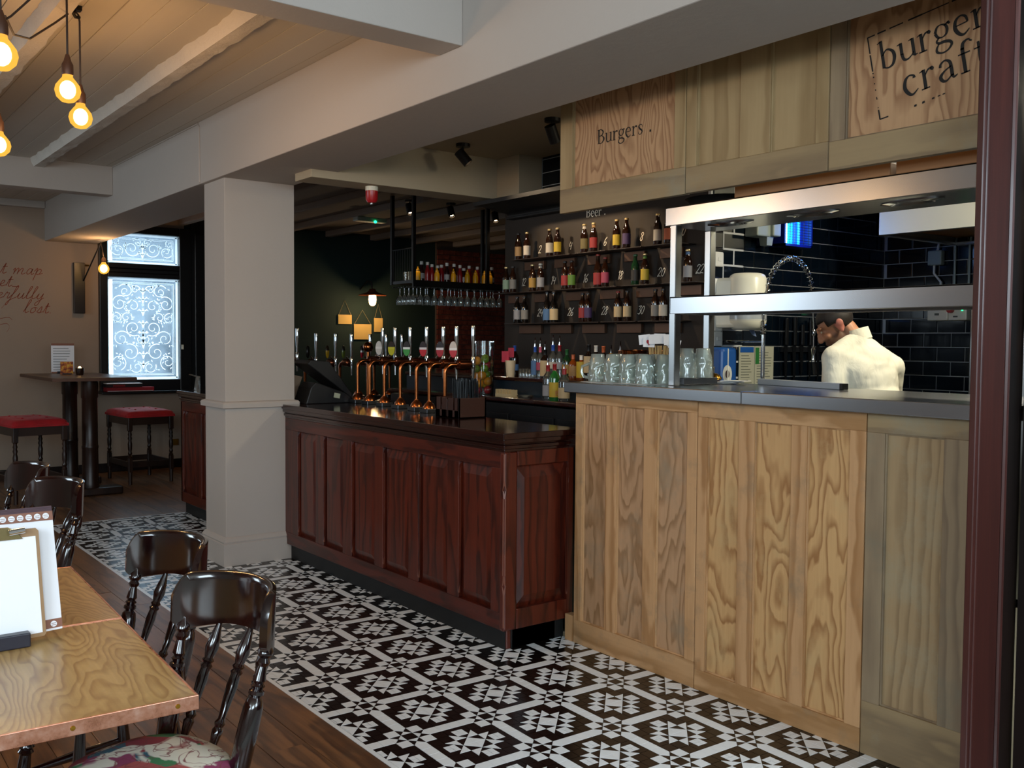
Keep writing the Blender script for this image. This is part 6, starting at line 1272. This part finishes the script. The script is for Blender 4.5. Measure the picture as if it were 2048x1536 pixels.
t = NT('burger_photo'); n = t.noise(t.coord('Object'), 26, 3); t.set(t.ramp(n, [(.35, hx('5a1210')), (.5, hx('c0601a')), (.62, hx('e0b03a')), (.75, hx('7a2a14'))]), .5)
pc_ = thing('photo_card', 'small orange and red photo card before the far menu card', 'card', (2.47, 11.3, 1.22)); MB().box(2.42, 2.55, 11.30, 11.305, 1.222, 1.36).build('card', 'burger_photo', pc_); MB().box(2.44, 2.53, 11.28, 11.32, 1.22, 1.232).build('holder', 'holder_dark', pc_)
cn = thing('tea_light', 'lit tea light in dark glass on the poseur table', 'candle', (2.56, 11.05, 1.22)); MB().lathe((2.56, 11.05, 1.22), [(.035, 0), (.042, .02), (.044, .075), (.039, .075), (.036, .02), (.0, .015)], 16).build('glass', plain('dark_glass', '2a1710', .1), cn, smooth=True); MB().ball((2.56, 11.05, 1.29), .018, .018, .024).build('flame', emit('flame', 'ffc070', 12), cn, smooth=True)
t = NT('velvet'); n = t.noise(t.coord('Object'), 12, 4); t.set(t.mix(n, hx('85060e'), hx('b80d18')), .7); t.b.inputs['Sheen Weight'].default_value = .15; t.b.inputs['Sheen Tint'].default_value = (1, .4, .4, 1)
def stool(x, y, rz, label):
    s = thing('bar_stool', label, 'stool', (0, 0, 0), 'red cushioned stools at the poseur table'); w, d = .23, .33
    for sx in (-1, 1):
        for sy in (-1, 1):
            MB().box(sx*w-.024, sx*w+.024, sy*d-.024, sy*d+.024, .60, .76).box(sx*w-.022, sx*w+.022, sy*d-.022, sy*d+.022, .14, .30).build('leg_block', 'stool_wood', s, bev=.004)
            MB().turned((sx*w, sy*d, 0), (sx*w, sy*d, .60), [(0, .02), (.22, .022), (.25, .022), (.5, .022), (.52, .026), (.55, .016), (.58, .024), (.62, .016), (.66, .022), (.76, .024), (.82, .016), (.86, .024), (.9, .016), (.93, .023), (.97, .016), (1, .022)], 12).build('leg', 'stool_wood', s, smooth=True)
    for sy in (-1, 1): MB().box(-w, w, sy*d-.012, sy*d+.012, .66, .75).build('apron', 'stool_wood', s); MB().box(-w, w, sy*d-.011, sy*d+.011, .19, .25).build('stretcher', 'stool_wood', s)
    for sx in (-1, 1): MB().box(sx*w-.012, sx*w+.012, -d, d, .66, .75).build('apron', 'stool_wood', s); MB().box(sx*w-.011, sx*w+.011, -d, d, .19, .25).build('stretcher', 'stool_wood', s)
    def cu(u, v):
        a, b = 2*u-1, 2*v-1; e = (1-abs(a)**6)*(1-abs(b)**6); return (a*(w+.04), b*(d+.04), .765+.06*e**.35-.008*(cos(a*6)*cos(b*6) > .6))
    mb = MB().grid(cu, 24, 28); mb.box(-w-.035, w+.035, -d-.035, d+.035, .745, .772); cu_ = mb.build('cushion', 'velvet', s, smooth=True, ang=60, bev=0)
    for a in (-.5, .5):
        for b in (-.55, 0, .55): MB().ball((a*w, b*d, .825), .012, .012, .006).build('button', 'velvet', cu_)
    s.location = (x, y, 0); s.rotation_euler.z = rz; return s
stool(3.235, 11.22, radians(4), 'red velvet topped bar stool right of the poseur table, under the window'); stool(1.95, 10.55, radians(8), 'red velvet topped bar stool left of the poseur table, at frame edge')
wl2 = thing('wall_lamp', 'dark timber wall lamp with rod and bare globe bulb by the far window', 'lamp', (2.80, 12.06, 1.91)); MB().box(2.738, 2.858, 12.035, 12.099, 1.914, 2.51).build('back_board', 'dark_wood', wl2, bev=.004); MB().rod((2.84, 12.03, 2.30), (2.88, 11.4, 2.70), .008).build('rod', 'iron', wl2); MB().tube([(2.88, 11.4, 2.70), (2.885, 11.36, 2.62), (2.89, 11.33, 2.53)], .005).build('flex', 'flex', wl2, smooth=True)
MB().lathe((2.89, 11.33, 2.40), [(.001, -.06), (.03, -.052), (.052, -.03), (.06, 0), (.054, .025), (.037, .048), (.025, .063), (.02, .08)], 18, cap=False).build('globe', 'bulb_glass', wl2, smooth=True); MB().ball((2.89, 11.33, 2.404), .04, .04, .046).build('filament', 'filament', wl2, smooth=True); MB().lathe((2.89, 11.33, 2.475), [(.024, 0), (.022, .04), (.008, .06)], 12).build('lampholder', 'lampholder', wl2, smooth=True); MB().rod((2.858, 12.02, 2.48), (2.90, 12.03, 2.48), .01).build('knob', 'brass', wl2)
point('wall_bulb_light', (2.89, 11.33, 2.53), 7, WARM, .05)
g1 = thing('board_game', 'red boxed board game lying on the window sill', 'game box', (3.3, 11.95, .985)); MB().box(3.05, 3.60, 11.88, 12.10, .985, 1.035).build('box', plain('game_red', 'a01f2c', .4), g1, bev=.002); MB().box(3.06, 3.59, 11.879, 11.881, .988, .994).build('lid_line', 'menu_white', g1)
g2_ = thing('board_game', 'black and white boxed board game on top of the red box', 'game box', (3.25, 11.95, 1.036)); MB().box(3.05, 3.46, 11.88, 12.08, 1.036, 1.075).build('box', plain('game_black', '1a1a22', .4), g2_, bev=.002); MB().box(3.05, 3.46, 11.878, 12.08, 1.075, 1.083).build('lid', 'menu_white', g2_); MB().box(3.12, 3.26, 11.877, 11.88, 1.045, 1.065).build('title', 'game_red', g2_)
t = NT('script_paint'); t.set(hx('8a4630'), .8)
sg = MB(); ux, vx = (1, 0, 0), (0, 0, 1)
for s, x, z, k in (('that map', 1.72, 2.345, .2), ('et_ ', 1.955, 2.20, .2), ('derfully', 1.845, 2.065, .19), ('lost.', 2.20, 1.905, .2)): text(sg, s, CURS, (x, 12.099, z), ux, vx, k, slant=.25)
for p in ([(1.95, 1.83, .006), (2.05, 1.85, .006), (2.09, 1.82, .006)], [(1.95, 1.76, .006), (2.03, 1.78, .006), (2.06, 1.74, .006), (2.03, 1.68, .005)], [(2.05, 2.04, .005), (1.98, 1.95, .005)]):
    q = spl(p); vs = []
    for i, (x, z, w) in enumerate(q): vs += [(x, 12.098, z-w/2), (x, 12.098, z+w/2)]
    sg.add(vs, [(2*i, 2*i+1, 2*i+3, 2*i+2) for i in range(len(q)-1)])
tag(sg.build('wall_script', 'script_paint'), 'faded brown handwriting painted on the cream far wall', 'lettering')
glass('acrylic', (.9, .92, .95, 1), diff=.2)
for k, (x, y) in enumerate(((3.06, 8.72), (3.16, 8.58))):
    t = thing('menu_holder', 'clear acrylic menu holder on the far bar end, '+('left one' if k == 0 else 'right one beside the pillar'), 'holder', (x, y, 1.14), 'clear holders on the far bar'); MB().prism([(x-.03, y, 1.141), (x, y, 1.141), (x+.0, y, 1.27), (x-.07, y, 1.29), (x-.075, y, 1.285), (x-.01, y, 1.262)], (0, .09, 0)).build('stand', 'acrylic', t)
sk = thing('socket', 'brass wall socket low on the far wall beside the bar', 'socket', (3.95, 12.09, .3)); MB().box(3.88, 3.96, 12.085, 12.1, .28, .36).build('plate', 'brass', sk, bev=.003)
